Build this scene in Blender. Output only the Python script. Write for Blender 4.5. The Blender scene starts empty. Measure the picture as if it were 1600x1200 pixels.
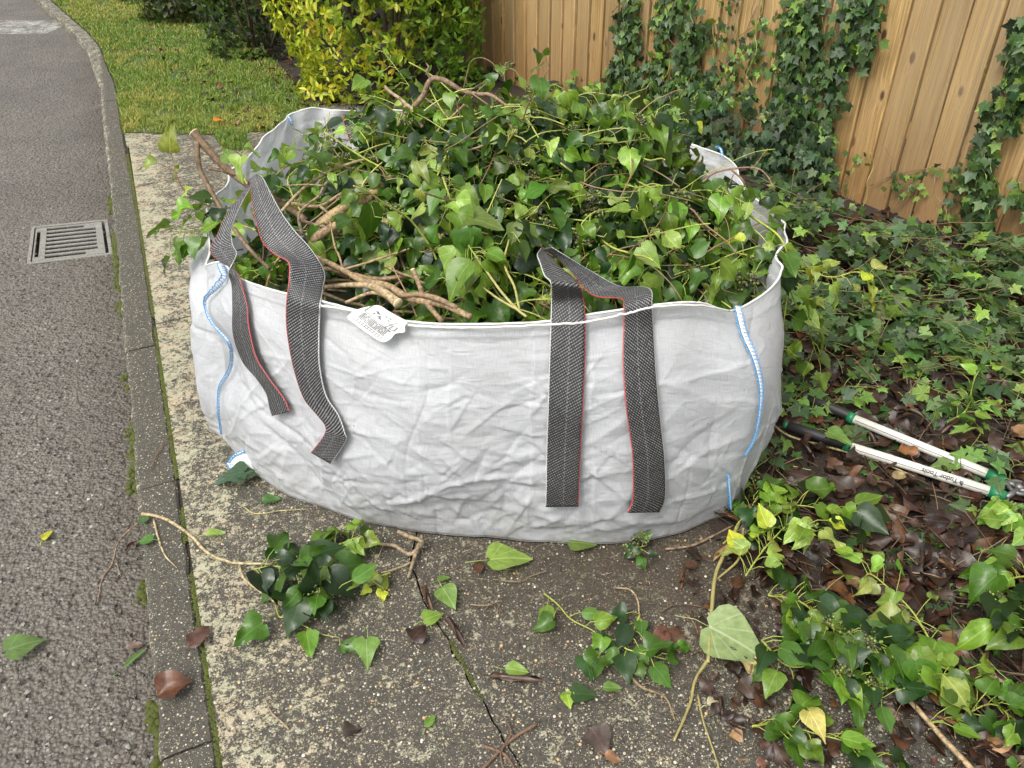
import bpy, math, random
import numpy as np
from mathutils import Matrix, Vector
from mathutils.geometry import tessellate_polygon

rng = np.random.default_rng(7); random.seed(7)
S = bpy.context.scene
# ------------------------------------------------------------------ camera
F = 1240.0; TH = math.radians(35); ROLL = math.radians(.65); H = 1.5
cam = bpy.data.cameras.new('camera'); co = bpy.data.objects.new('camera', cam)
S.collection.objects.link(co); S.camera = co
cam.sensor_width = 36; cam.lens = F/1600*36; cam.clip_start = .05; cam.clip_end = 400
co.matrix_world = Matrix.Translation((0, 0, H)) @ Matrix.Rotation(math.pi/2-TH, 4, 'X') @ Matrix.Rotation(-ROLL, 4, 'Z')
S.render.resolution_x = 1024; S.render.resolution_y = 768
# ------------------------------------------------------------------ light
SUN_EL = math.radians(56); SUN_AZ = math.radians(222)   # azimuth the light comes from (0 = +Y, clockwise)
w = bpy.data.worlds.new("World"); S.world = w; w.use_nodes = True
nt = w.node_tree; bgn = nt.nodes['Background']
sky = nt.nodes.new('ShaderNodeTexSky'); sky.sky_type = 'NISHITA'; sky.sun_disc = False
sky.sun_elevation = SUN_EL; sky.sun_rotation = SUN_AZ; sky.dust_density = 4.0; sky.air_density = 1.2
hs = nt.nodes.new('ShaderNodeHueSaturation'); hs.inputs['Saturation'].default_value = .12
nt.links.new(sky.outputs[0], hs.inputs['Color']); nt.links.new(hs.outputs[0], bgn.inputs[0])
bgn.inputs[1].default_value = .15
sl = bpy.data.lights.new('sun', 'SUN'); sl.energy = 1.45; sl.angle = math.radians(26); sl.color = (1, .95, .86)
so = bpy.data.objects.new('sun', sl); S.collection.objects.link(so)
sd = Vector((math.sin(SUN_AZ)*math.cos(SUN_EL), math.cos(SUN_AZ)*math.cos(SUN_EL), math.sin(SUN_EL)))
so.rotation_euler = sd.to_track_quat('Z', 'Y').to_euler()
S.view_settings.view_transform = 'Standard'; S.view_settings.look = 'None'
S.view_settings.exposure = 0.80; S.view_settings.gamma = 1

# ------------------------------------------------------------------ picture <-> place helpers
def ray(px, py):
    a = (px-800)/F; b = -(py-600)/F
    c, s = math.cos(ROLL), math.sin(ROLL); a, b = a*c+b*s, -a*s+b*c
    return np.array([a, math.cos(TH)+b*math.sin(TH), -math.sin(TH)+b*math.cos(TH)])
CAM = np.array([0, 0, H])
def pz(px, py, z=0.): d = ray(px, py); return CAM+d*((z-H)/d[2])
def pY(px, py, y): d = ray(px, py); return CAM+d*(y/d[1])
def proj(P):
    P = np.asarray(P, float)-CAM
    zc = P[..., 1]*math.cos(TH)-P[..., 2]*math.sin(TH); yc = P[..., 1]*math.sin(TH)+P[..., 2]*math.cos(TH)
    a, b = P[..., 0]/zc, yc/zc; c, s = math.cos(ROLL), math.sin(ROLL); a, b = a*c-b*s, a*s+b*c
    return 800+F*a, 600-F*b
# fence plane
FR = pz(1560, 392)[:2]; fa = math.radians(36.6); FD = np.array([-math.sin(fa), math.cos(fa)]); FN = np.array([-FD[1], -FD[0]*-1])
FN = np.array([-math.cos(fa), -math.sin(fa)])          # points to the camera's side
def pF(px, py, off=0.):
    r = ray(px, py); q = FR+FN*off; t = (FN@q)/(FN@r[:2]); return CAM+r*t
def inpoly(x, y, poly):
    x = np.asarray(x, float); y = np.asarray(y, float); ins = np.zeros(x.shape, bool); n = len(poly)
    for i in range(n):
        x1, y1 = poly[i][:2]; x2, y2 = poly[(i+1) % n][:2]
        if y1 == y2: continue
        c = ((y1 > y) != (y2 > y)) & (x < (x2-x1)*(y-y1)/(y2-y1)+x1); ins ^= c
    return ins
def catmull(P, n, closed=False):
    P = np.asarray(P, float); m = len(P)
    if closed: Q = np.concatenate([P[-1:], P, P[:2]]); segs = m
    else: Q = np.concatenate([2*P[:1]-P[1:2], P, 2*P[-1:]-P[-2:-1]]); segs = m-1
    out = []
    for i in range(segs):
        p0, p1, p2, p3 = Q[i], Q[i+1], Q[i+2], Q[i+3]
        for k in range(n):
            t = k/n
            out.append(.5*((2*p1)+(-p0+p2)*t+(2*p0-5*p1+4*p2-p3)*t*t+(-p0+3*p1-3*p2+p3)*t**3))
    if not closed: out.append(P[-1])
    return np.array(out)
def sst(x): x = np.clip(x, 0, 1); return x*x*(3-2*x)
def vnoise(x, y, seed=0):
    xi = np.floor(x).astype(int); yi = np.floor(y).astype(int); fx = x-xi; fy = y-yi
    def h(a, b):
        v = np.sin(a*127.1+b*311.7+seed*74.7)*43758.5453; return v-np.floor(v)
    fx = fx*fx*(3-2*fx); fy = fy*fy*(3-2*fy)
    return (h(xi, yi)*(1-fx)+h(xi+1, yi)*fx)*(1-fy)+(h(xi, yi+1)*(1-fx)+h(xi+1, yi+1)*fx)*fy

# ------------------------------------------------------------------ mesh builder
class MB:
    def __init__(s): s.V = []; s.L = []; s.Z = []; s.U = []; s.C = []; s.M = []; s.n = 0
    def add(s, V, loops, sizes, uv=None, col=(1, 1, 1), mat=0):
        V = np.asarray(V, float).reshape(-1, 3); k = len(V)
        if uv is None: uv = V[:, :2]
        col = np.asarray(col, float)
        if col.ndim == 1: col = np.tile(col, (k, 1))
        s.V.append(V); s.L.append(np.asarray(loops, int).ravel()+s.n); s.Z.append(np.asarray(sizes, int))
        s.U.append(np.asarray(uv, float)); s.C.append(col); s.M.append(np.full(len(sizes), mat, int)); s.n += k
    def grid(s, G, uv=None, col=(1, 1, 1), mat=0, closed=False):
        G = np.asarray(G, float); a, b = G.shape[:2]
        idx = np.arange(a*b).reshape(a, b)
        if closed: idx = np.concatenate([idx, idx[:1]])
        q = np.stack([idx[:-1, :-1], idx[1:, :-1], idx[1:, 1:], idx[:-1, 1:]], -1).reshape(-1)
        if uv is not None: uv = np.asarray(uv).reshape(-1, 2)
        if np.ndim(col) == 3: col = np.asarray(col).reshape(-1, 3)
        s.add(G.reshape(-1, 3), q, np.full(len(q)//4, 4), uv, col, mat)
    def tube(s, P, r, sides=6, col=(1, 1, 1), mat=0, cap=True, flat=1.0):
        P = np.asarray(P, float); n = len(P); r = np.broadcast_to(np.asarray(r, float), (n,))
        T = np.gradient(P, axis=0); T /= np.linalg.norm(T, axis=1)[:, None]+1e-9
        u = np.cross(T[0], [0.13, .2, 1]);
        if np.linalg.norm(u) < 1e-3: u = np.cross(T[0], [1, 0, 0])
        us = []
        for i in range(n):
            u = u-T[i]*(u@T[i]); u /= np.linalg.norm(u)+1e-9; us.append(u)
        us = np.array(us); ws = np.cross(T, us)
        an = np.arange(sides)/sides*2*math.pi
        G = P[:, None]+r[:, None, None]*(us[:, None]*np.cos(an)[None, :, None]+ws[:, None]*np.sin(an)[None, :, None]*flat)
        idx = np.arange(n*sides).reshape(n, sides); j = np.roll(idx, -1, 1)
        q = np.stack([idx[:-1], j[:-1], j[1:], idx[1:]], -1).reshape(-1)
        z = [4]*(len(q)//4); L = list(q)
        if cap: L += list(idx[0][::-1])+list(idx[-1]); z += [sides, sides]
        d = np.concatenate([[0], np.cumsum(np.linalg.norm(np.diff(P, axis=0), axis=1))])
        uv = np.stack([np.tile(np.arange(sides)/sides, n), np.repeat(d, sides)], -1)
        s.add(G.reshape(-1, 3), L, z, uv, col, mat)
    def stamp(s, T, M, cols, mat=0):
        V, L, Z, U = T; M = np.asarray(M, float); N = len(M)
        if N == 0: return
        W = np.einsum('nij,vj->nvi', M[:, :, :3], V)+M[:, None, :, 3]
        k = len(V); LL = (np.asarray(L)[None]+np.arange(N)[:, None]*k)
        s.add(W.reshape(-1, 3), LL.ravel(), np.tile(Z, N), np.tile(U, (N, 1)), np.repeat(np.asarray(cols), k, 0), mat)
    def box(s, c, sz, R=None, col=(1, 1, 1), mat=0):
        v = np.array([[x, y, z] for x in (-.5, .5) for y in (-.5, .5) for z in (-.5, .5)])*np.asarray(sz)
        if R is not None: v = v@np.asarray(R).T
        f = [0, 1, 3, 2, 4, 6, 7, 5, 0, 4, 5, 1, 2, 3, 7, 6, 0, 2, 6, 4, 1, 5, 7, 3]
        s.add(v+np.asarray(c), f, [4]*6, None, col, mat)
    def build(s, name, mats, parent=None, smooth=True):
        me = bpy.data.meshes.new(name)
        V = np.concatenate(s.V); L = np.concatenate(s.L); Z = np.concatenate(s.Z); U = np.concatenate(s.U); C = np.concatenate(s.C); M = np.concatenate(s.M)
        me.vertices.add(len(V)); me.vertices.foreach_set('co', V.astype('f').ravel())
        me.loops.add(len(L)); me.loops.foreach_set('vertex_index', L.astype('i'))
        me.polygons.add(len(Z)); me.polygons.foreach_set('loop_start', np.concatenate([[0], np.cumsum(Z)[:-1]]).astype('i'))
        if not isinstance(mats, (list, tuple)): mats = [mats]
        for m in mats: me.materials.append(m)
        me.polygons.foreach_set('material_index', M.astype('i'))
        me.update(calc_edges=True)
        uvl = me.uv_layers.new(name='UVMap'); uvl.data.foreach_set('uv', U[L].astype('f').ravel())
        ca = me.color_attributes.new('col', 'FLOAT_COLOR', 'POINT')
        ca.data.foreach_set('color', np.concatenate([C, np.ones((len(C), 1))], 1).astype('f').ravel())
        me.polygons.foreach_set('use_smooth', np.full(len(Z), smooth)); me.validate(); me.update()
        o = bpy.data.objects.new(name, me); S.collection.objects.link(o)
        if parent: o.parent = parent; o.matrix_parent_inverse = parent.matrix_world.inverted() if False else Matrix.Translation(-Vector(parent.location))
        return o
def tag(o, label=None, cat=None, group=None, kind=None):
    if label: o['label'] = label
    if cat: o['category'] = cat
    if group: o['group'] = group
    if kind: o['kind'] = kind
    return o
def empty(name, loc):
    o = bpy.data.objects.new(name, None); S.collection.objects.link(o); o.location = loc; o.empty_display_size = .05; return o

# ------------------------------------------------------------------ materials
class NT:
    def __init__(s, name):
        s.m = bpy.data.materials.new(name); s.m.use_nodes = True; s.t = s.m.node_tree; s.b = s.t.nodes['Principled BSDF']; s.out = s.t.nodes['Material Output']
    def n(s, ty, **kw):
        x = s.t.nodes.new(ty)
        for k, v in kw.items():
            if k.startswith('i_'):
                key = k[2:]; key = int(key) if key.isdigit() else key.replace('_', ' '); 
                if hasattr(v, 'bl_rna') or isinstance(v, bpy.types.NodeSocket): s.t.links.new(v, x.inputs[key])
                else: x.inputs[key].default_value = v
            else: setattr(x, k, v)
        return x
    def math(s, op, a, b=None, c=None, clamp=False):
        x = s.t.nodes.new('ShaderNodeMath'); x.operation = op; x.use_clamp = clamp
        for i, v in enumerate((a, b, c)):
            if v is None: continue
            if isinstance(v, bpy.types.NodeSocket): s.t.links.new(v, x.inputs[i])
            else: x.inputs[i].default_value = v
        return x.outputs[0]
    def mix(s, f, a, b, mode='MIX'):
        x = s.t.nodes.new('ShaderNodeMix'); x.data_type = 'RGBA'; x.blend_type = mode
        for k, v in ((0, f), (6, a), (7, b)):
            if isinstance(v, bpy.types.NodeSocket): s.t.links.new(v, x.inputs[k])
            else: x.inputs[k].default_value = v if k == 0 else (*v, 1) if len(v) == 3 else v
        return x.outputs[2]
    def ramp(s, f, stops, interp='LINEAR'):
        x = s.t.nodes.new('ShaderNodeValToRGB'); r = x.color_ramp; r.interpolation = interp
        while len(r.elements) < len(stops): r.elements.new(.5)
        for e, (p, c) in zip(r.elements, stops):
            e.position = p; e.color = (c, c, c, 1) if not hasattr(c, '__len__') else (*c, 1)
        s.t.links.new(f, x.inputs[0]); return x.outputs[0]
    def noise(s, vec, scale, detail=4, rough=.55, dist=0.):
        x = s.n('ShaderNodeTexNoise'); x.inputs['Scale'].default_value = scale; x.inputs['Detail'].default_value = detail
        x.inputs['Roughness'].default_value = rough; x.inputs['Distortion'].default_value = dist; s.t.links.new(vec, x.inputs['Vector']); return x.outputs['Fac']
    def vor(s, vec, scale, feat='F1', out='Distance', rand=1.0):
        x = s.n('ShaderNodeTexVoronoi'); x.feature = feat; x.inputs['Scale'].default_value = scale; x.inputs['Randomness'].default_value = rand; s.t.links.new(vec, x.inputs['Vector']); return x.outputs[out]
    def pos(s): return s.n('ShaderNodeTexCoord').outputs['Object']
    def uv(s): return s.n('ShaderNodeTexCoord').outputs['UV']
    def xyz(s, v): x = s.n('ShaderNodeSeparateXYZ'); s.t.links.new(v, x.inputs[0]); return x.outputs
    def cxyz(s, x, y, z=0.):
        n = s.n('ShaderNodeCombineXYZ')
        for i, v in enumerate((x, y, z)):
            if isinstance(v, bpy.types.NodeSocket): s.t.links.new(v, n.inputs[i])
            else: n.inputs[i].default_value = v
        return n.outputs[0]
    def attr(s, name='col'): x = s.n('ShaderNodeAttribute'); x.attribute_name = name; return x.outputs['Color']
    def bump(s, h, strength=.5, dist=.01, prev=None):
        x = s.n('ShaderNodeBump'); x.inputs['Strength'].default_value = strength; x.inputs['Distance'].default_value = dist; s.t.links.new(h, x.inputs['Height'])
        if prev is not None: s.t.links.new(prev, x.inputs['Normal'])
        return x.outputs[0]
    def set(s, **kw):
        for k, v in kw.items():
            k = k.replace('_', ' ')
            if isinstance(v, bpy.types.NodeSocket): s.t.links.new(v, s.b.inputs[k])
            else: s.b.inputs[k].default_value = (*v, 1) if hasattr(v, '__len__') and len(v) == 3 else v
    def translucent(s, col, fac, normal=None):
        t = s.n('ShaderNodeBsdfTranslucent'); s.t.links.new(col, t.inputs[0]); m = s.n('ShaderNodeMixShader'); m.inputs[0].default_value = fac
        s.t.links.new(s.b.outputs[0], m.inputs[1]); s.t.links.new(t.outputs[0], m.inputs[2]); s.t.links.new(m.outputs[0], s.out.inputs[0])

def leaf_material(name, kind, rough=.42, trans=.3, vein=.5):
    k = NT(name); col = k.attr(); uv = k.uv(); X = k.xyz(uv); p = k.pos()
    if kind == 'pinnate':
        ax = k.math('ABSOLUTE', k.math('SUBTRACT', X[0], .5))
        mid = k.math('LESS_THAN', ax, .018)
        an = k.math('ARCTAN2', ax, k.math('ADD', X[1], -.02))
        s1 = k.math('LESS_THAN', k.math('ABSOLUTE', k.math('SUBTRACT', an, .40)), .022); s2 = k.math('LESS_THAN', k.math('ABSOLUTE', k.math('SUBTRACT', an, .85)), .03)
        sv = k.math('FRACT', k.math('SUBTRACT', k.math('MULTIPLY', X[1], 6.), k.math('MULTIPLY', ax, 7.)))
        side = k.math('MAXIMUM', k.math('MULTIPLY', k.math('MAXIMUM', s1, s2), .5), k.math('MULTIPLY', k.math('LESS_THAN', sv, .08), .15)); v = k.math('MAXIMUM', k.math('MULTIPLY', mid, .8), side)
    elif kind == 'palmate':
        v = k.math('LESS_THAN', k.math('DIVIDE', X[0], k.math('ADD', X[1], .02)), .13)
        v = k.math('MAXIMUM', v, k.math('MULTIPLY', k.math('LESS_THAN', k.math('FRACT', k.math('ADD', k.math('MULTIPLY', X[1], 5.), k.math('MULTIPLY', X[0], 1.6))), .12), .35))
    n1 = k.noise(p, 60., 3)
    c = k.mix(k.math('MULTIPLY', k.ramp(n1, [(.35, 0), (.7, 1)]), .35), col, (.02, .03, .008), 'MIX') if kind != 'dead' else col
    if kind == 'dead':
        ax = k.math('ABSOLUTE', k.math('SUBTRACT', X[0], .5))
        sv = k.math('FRACT', k.math('SUBTRACT', k.math('MULTIPLY', X[1], 11.), k.math('MULTIPLY', ax, 9.)))
        v = k.math('MAXIMUM', k.math('LESS_THAN', ax, .02), k.math('MULTIPLY', k.math('LESS_THAN', sv, .14), .5))
        c = k.mix(k.ramp(k.noise(p, 45., 4), [(.4, 0), (.65, .6)]), col, (.018, .009, .005))
        c = k.mix(k.math('MULTIPLY', v, .25), c, (.16, .075, .035))
    else:
        lt = k.mix(1., col, (2.3, 1.8, 3.0), 'MULTIPLY'); c = k.mix(k.math('MULTIPLY', v, vein), c, lt)
    geo = k.n('ShaderNodeNewGeometry')
    back = k.mix(.5, c, (.15, .25, .05)) if kind != 'dead' else k.mix(.3, c, (.12, .07, .04))
    c2 = k.mix(geo.outputs['Backfacing'], c, back)
    nb = k.bump(k.math('SUBTRACT', n1, k.math('MULTIPLY', v, .5)), .35, .002)
    ro = k.math('ADD', k.math('MULTIPLY', k.noise(p, 25., 2), .25), rough-.12)
    k.set(Base_Color=c2, Roughness=ro, Normal=nb, Specular_IOR_Level=.5)
    tc = k.mix(1., c2, (1.7, 1.6, .6), 'MULTIPLY') if kind != 'dead' else c2
    k.translucent(tc, trans); return k.m
M_IVY = leaf_material('ivy_leaf', 'pinnate', rough=.35)
M_LOBE = leaf_material('lobed_ivy_leaf', 'palmate', rough=.5, trans=.2, vein=.75)
M_DEAD = leaf_material('dead_leaf', 'dead', rough=.42, trans=.08)
M_SHRUB = leaf_material('shrub_leaf', 'pinnate', rough=.45, trans=.3, vein=.25)
def wood_mat(name, sc=1.):
    k = NT(name); col = k.attr(); p = k.pos()
    n = k.noise(p, 90*sc, 5, .7); c = k.mix(k.ramp(n, [(.4, 0), (.62, .75)]), col, (.05, .03, .018))
    c = k.mix(k.ramp(k.vor(p, 260*sc), [(.1, .35), (.25, 0)]), c, (.45, .36, .22))
    k.set(Base_Color=c, Roughness=.7, Normal=k.bump(n, .6, .003)); return k.m
M_BARK = wood_mat('bark')
k = NT('green_stem'); k.set(Base_Color=k.mix(k.ramp(k.noise(k.pos(), 70., 3), [(.4, 0), (.7, .4)]), k.attr(), (.1, .07, .03)), Roughness=.45); M_STEM = k.m
k = NT('berry'); k.set(Base_Color=k.attr(), Roughness=.4); M_BERRY = k.m
k = NT('cut_wood'); X = k.uv(); k.set(Base_Color=k.mix(k.noise(k.pos(), 200., 3), (.75, .64, .42), (.55, .42, .23)), Roughness=.7); M_CUT = k.m
def plain(name, c, r=.5, **kw):
    k = NT(name); n = k.noise(k.pos(), 60., 4); k.set(Base_Color=k.mix(k.ramp(n, [(.35, 0), (.75, .35)]), c, tuple(x*.55 for x in c)), Roughness=r, **kw); return k.m

# road
k = NT('asphalt'); p = k.pos()
v1 = k.vor(p, 105.); v1c = k.vor(p, 105., out='Color'); v2 = k.vor(p, 48.); v2c = k.vor(p, 48., out='Color')
X = k.xyz(v1c); Y = k.xyz(v2c)
base = k.mix(k.noise(p, 6., 5), (.092, .080, .064), (.165, .146, .120))
base = k.mix(k.ramp(X[0], [(.3, 0), (1, .4)]), base, (.22, .2, .175))
base = k.mix(k.math('MULTIPLY', k.ramp(v1, [(.35, 0), (.7, 1)]), .6), base, (.05, .042, .034))
st = k.math('MULTIPLY', k.math('GREATER_THAN', Y[1], .74), k.ramp(v2, [(.34, 1), (.4, 0)]))
base = k.mix(k.math('MULTIPLY', st, .7), base, k.mix(Y[0], (.06, .055, .05), (.30, .28, .245)))
wh = k.math('MULTIPLY', k.math('GREATER_THAN', X[2], .994), k.ramp(v1, [(.3, 1), (.4, 0)])); base = k.mix(wh, base, (.36, .345, .32))
ms = k.ramp(k.noise(p, 3.5, 5, .65), [(.58, 0), (.72, .5)]); base = k.mix(k.math('MULTIPLY', ms, k.ramp(k.noise(p, 60., 3), [(.45, 0), (.6, 1)])), base, (.07, .085, .02))
base = k.mix(k.ramp(k.noise(p, 1.6, 4), [(.45, 0), (.7, .45)]), base, (.05, .043, .035))
RZ = -.065; v3 = k.vor(p, 40.); v3c = k.xyz(k.vor(p, 40., out='Color')); pit_ = k.math('MULTIPLY', k.math('GREATER_THAN', v3c[0], .62), k.ramp(v3, [(.2, 1), (.34, 0)])); base = k.mix(k.math('MULTIPLY', pit_, .8), base, (.025, .021, .016))  # dark dots put the small shadows of the pits into the colour
mp = pz(45, 42, RZ); X2 = k.xyz(p)
lm_ = k.math('ABSOLUTE', k.math('SUBTRACT', k.math('ADD', k.math('MULTIPLY', k.math('SUBTRACT', X2[0], float(mp[0])), .10), k.math('SUBTRACT', X2[1], float(mp[1]))), 0.))
lm_ = k.math('MULTIPLY', k.math('LESS_THAN', lm_, .32), k.ramp(k.noise(p, 9., 7, .75), [(.42, 0), (.62, .7)])); lm_ = k.math('MULTIPLY', lm_, k.math('LESS_THAN', X2[0], float(pz(95, 42, RZ)[0]))); base = k.mix(lm_, base, (.5, .5, .47))
kd_ = k.math('ADD', k.math('ADD', k.math('MULTIPLY', X2[0], .916), k.math('MULTIPLY', X2[1], .401)), .301)
mud = k.math('MULTIPLY', k.ramp(k.math('ADD', kd_, k.math('MULTIPLY', k.noise(p, 4., 6, .65), .5)), [(0, 0), (.28, .8)]), k.ramp(k.noise(p, 45., 4, .7), [(.35, .35), (.6, 1)])); base = k.mix(mud, base, (.06, .048, .034))
h = k.math('ADD', k.math('MULTIPLY', v1, -1.), k.math('ADD', k.math('MULTIPLY', st, .8), k.math('MULTIPLY', k.noise(p, 40., 4), 1.6)))
h = k.math('SUBTRACT', h, k.math('ADD', k.math('MULTIPLY', v2, 1.2), k.math('MULTIPLY', pit_, 1.2)))
k.set(Base_Color=base, Roughness=k.math('ADD', k.math('MULTIPLY', k.noise(p, 9., 3), .4), .4), Normal=k.bump(h, .9, .0075)); M_ROAD = k.m

def concrete(name, lich, dark, tan, scale=1., dirt=True, cream=(.44, .375, .255), kerbside=False):
    k = NT(name); p = k.pos()
    f = k.noise(p, 140., 4, .7); b = k.mix(k.noise(p, 12., 6, .6), dark, tan)
    b = k.mix(k.ramp(f, [(.35, .75), (.5, 0)]), b, tuple(x*.35 for x in dark))
    # lichen and worn cement, in ragged clumps
    n1 = k.noise(p, 13.*scale, 9, .72, .5); n2 = k.noise(p, 62.*scale, 6, .72, .6); n3 = k.noise(p, 210., 4, .75)
    v = k.math('ADD', k.math('ADD', k.math('MULTIPLY', n1, .30), k.math('MULTIPLY', n2, .42)), k.math('MULTIPLY', n3, .28))
    lo, hi = lich
    X = k.xyz(p); dk = k.math('SUBTRACT', k.math('ADD', k.math('MULTIPLY', X[0], .916), k.math('MULTIPLY', X[1], .401)), -.19)
    if kerbside:   # the paler band of worn cement along the kerb
        v = k.math('ADD', v, k.math('MULTIPLY', k.math('SUBTRACT', 1., k.math('DIVIDE', dk, .26), clamp=True), .052))
        v = k.math('ADD', v, k.math('MULTIPLY', k.math('DIVIDE', k.math('SUBTRACT', X[1], 1.5), 1., clamp=True), .022))
    else:          # the kerb's worn front arris
        v = k.math('ADD', v, k.math('MULTIPLY', k.math('SUBTRACT', 1., k.math('DIVIDE', k.math('ADD', dk, .113), .02), clamp=True), .07))
    m = k.ramp(v, [(lo, 0), (hi, .85)])
    cr = k.mix(k.ramp(k.noise(p, 9., 4), [(.42, 0), (.58, 1)]), cream, (.40, .385, .26)); b = k.mix(m, b, cr)
    sp = k.vor(p, 130.); spc = k.xyz(k.vor(p, 130., out='Color')); g = k.math('MULTIPLY', k.math('GREATER_THAN', spc[0], .74), k.ramp(sp, [(.25, 1), (.36, 0)]))
    sp2 = k.vor(p, 290.); sp2c = k.xyz(k.vor(p, 290., out='Color')); b = k.mix(k.math('MULTIPLY', k.math('GREATER_THAN', sp2c[0], .72), k.ramp(sp2, [(.25, .8), (.4, 0)])), b, (.42, .37, .27))
    b = k.mix(g, b, k.ramp(spc[1], [(0, (.5, .47, .42)), (.5, (.42, .3, .14)), (.75, (.55, .52, .45)), (1, (.05, .045, .04))]))
    if dirt:
        X = k.xyz(p); dx = k.math('SUBTRACT', X[0], .35); dy = k.math('SUBTRACT', X[1], 1.35)
        q = k.math('SQRT', k.math('ADD', k.math('MULTIPLY', k.math('MULTIPLY', dx, dx), .8), k.math('MULTIPLY', k.math('MULTIPLY', dy, dy), 2.6)))
        q = k.math('ADD', q, k.math('MULTIPLY', k.math('SUBTRACT', k.noise(p, 8., 5), .5), .55))
        b = k.mix(k.math('MULTIPLY', k.ramp(q, [(.15, 1), (.62, 0)]), .62), b, k.mix(k.noise(p, 90., 4), (.012, .008, .005), (.075, .05, .028)))
    h = k.math('ADD', k.math('MULTIPLY', f, 1.), k.math('ADD', k.math('MULTIPLY', m, .35), k.math('MULTIPLY', g, .5)))
    k.set(Base_Color=b, Roughness=.72, Normal=k.bump(h, .8, .004)); return k.m
M_PAVE = concrete('lichened_concrete', (.527, .566), (.034, .030, .023), (.085, .075, .057), kerbside=True)
M_KERB = concrete('kerb_concrete', (.57, .61), (.042, .038, .029), (.085, .077, .058), dirt=False, scale=.9, cream=(.42, .39, .30))
k = NT('soil'); p = k.pos(); n = k.noise(p, 50., 6, .7)
k.set(Base_Color=k.mix(n, (.008, .005, .0035), (.06, .04, .026)), Roughness=.8, Normal=k.bump(k.math('ADD', n, k.noise(p, 160., 3)), .9, .012)); M_SOIL = k.m
k = NT('turf'); p = k.pos(); n = k.noise(p, 30., 5, .7)
k.set(Base_Color=k.mix(n, (.03, .045, .012), (.09, .12, .03)), Roughness=.9, Normal=k.bump(n, .8, .01)); M_TURF = k.m
k = NT('grass_blade'); k.set(Base_Color=k.attr(), Roughness=.5); k.translucent(k.attr(), .3); M_GRASS = k.m
k = NT('moss'); p = k.pos(); n = k.noise(p, 350., 3, .8)
k.set(Base_Color=k.mix(k.noise(p, 25., 3), (.035, .045, .008), (.11, .13, .015)), Roughness=.9, Normal=k.bump(n, 1., .004)); M_MOSS = k.m

# fence timber
k = NT('fence_timber'); uv = k.uv(); X = k.xyz(uv); col = k.attr(); ca = k.xyz(col)
gv = k.cxyz(k.math('MULTIPLY', X[0], 120.), k.math('MULTIPLY', X[1], 2.4), k.math('MULTIPLY', ca[2], 30.))
kv = k.cxyz(k.math('MULTIPLY', X[0], 9.), k.math('MULTIPLY', X[1], 4.6), 0.)
vd = k.vor(kv, 1.); kc = k.xyz(k.vor(kv, 1., out='Color')); has = k.math('GREATER_THAN', kc[0], .35)
knot = k.math('MULTIPLY', k.ramp(vd, [(.085, 1), (.12, .35), (.15, 0)]), has); halo = k.math('MULTIPLY', k.ramp(vd, [(.1, 1), (.42, 0)]), has)
gx = k.n('ShaderNodeVectorMath', operation='ADD'); k.t.links.new(gv, gx.inputs[0]); k.t.links.new(k.cxyz(k.math('MULTIPLY', halo, 1.6), k.math('MULTIPLY', halo, .8), 0.), gx.inputs[1])
g1 = k.noise(gx.outputs[0], 1., 4, .6, .4)
rings = k.math('SINE', k.math('ADD', k.math('MULTIPLY', k.noise(gx.outputs[0], .22, 2, .5), 46.), 0.))
b = k.mix(k.ramp(g1, [(.3, 0), (.7, 1)]), (.24, .145, .05), (.55, .375, .15))
b = k.mix(k.math('MULTIPLY', k.math('MULTIPLY_ADD', rings, .5, .5), .25), b, (.2, .11, .04))
b = k.mix(k.ramp(k.noise(gv, .12, 3), [(.5, 0), (.7, .5)]), b, (.44, .32, .18))
b = k.mix(k.math('MULTIPLY', halo, .35), b, (.46, .31, .15)); b = k.mix(knot, b, (.06, .028, .014))
fg = k.cxyz(k.math('MULTIPLY', X[0], 420.), k.math('MULTIPLY', X[1], 5.), k.math('MULTIPLY', ca[2], 30.)); b = k.mix(k.ramp(k.noise(fg, 1., 3, .6), [(.35, .45), (.6, 0)]), b, (.15, .085, .035))
b = k.mix(k.ramp(k.noise(gv, .3, 5, .7), [(.53, 0), (.72, .55)]), b, (.2, .17, .13))
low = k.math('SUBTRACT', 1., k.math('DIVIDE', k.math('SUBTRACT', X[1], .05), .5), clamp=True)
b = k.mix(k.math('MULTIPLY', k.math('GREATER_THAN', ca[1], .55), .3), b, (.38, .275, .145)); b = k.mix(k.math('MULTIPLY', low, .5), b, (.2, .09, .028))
br = k.math('MULTIPLY_ADD', ca[0], .42, .78); cc = k.n('ShaderNodeCombineColor')
for i in range(3): k.t.links.new(br, cc.inputs[i])
b = k.mix(1., b, cc.outputs[0], 'MULTIPLY')
k.set(Base_Color=b, Roughness=.62, Normal=k.bump(k.math('ADD', k.math('ADD', g1, k.noise(fg, 1., 3, .6)), k.math('MULTIPLY', knot, -.8)), .7, .003)); M_FENCE = k.m

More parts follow.
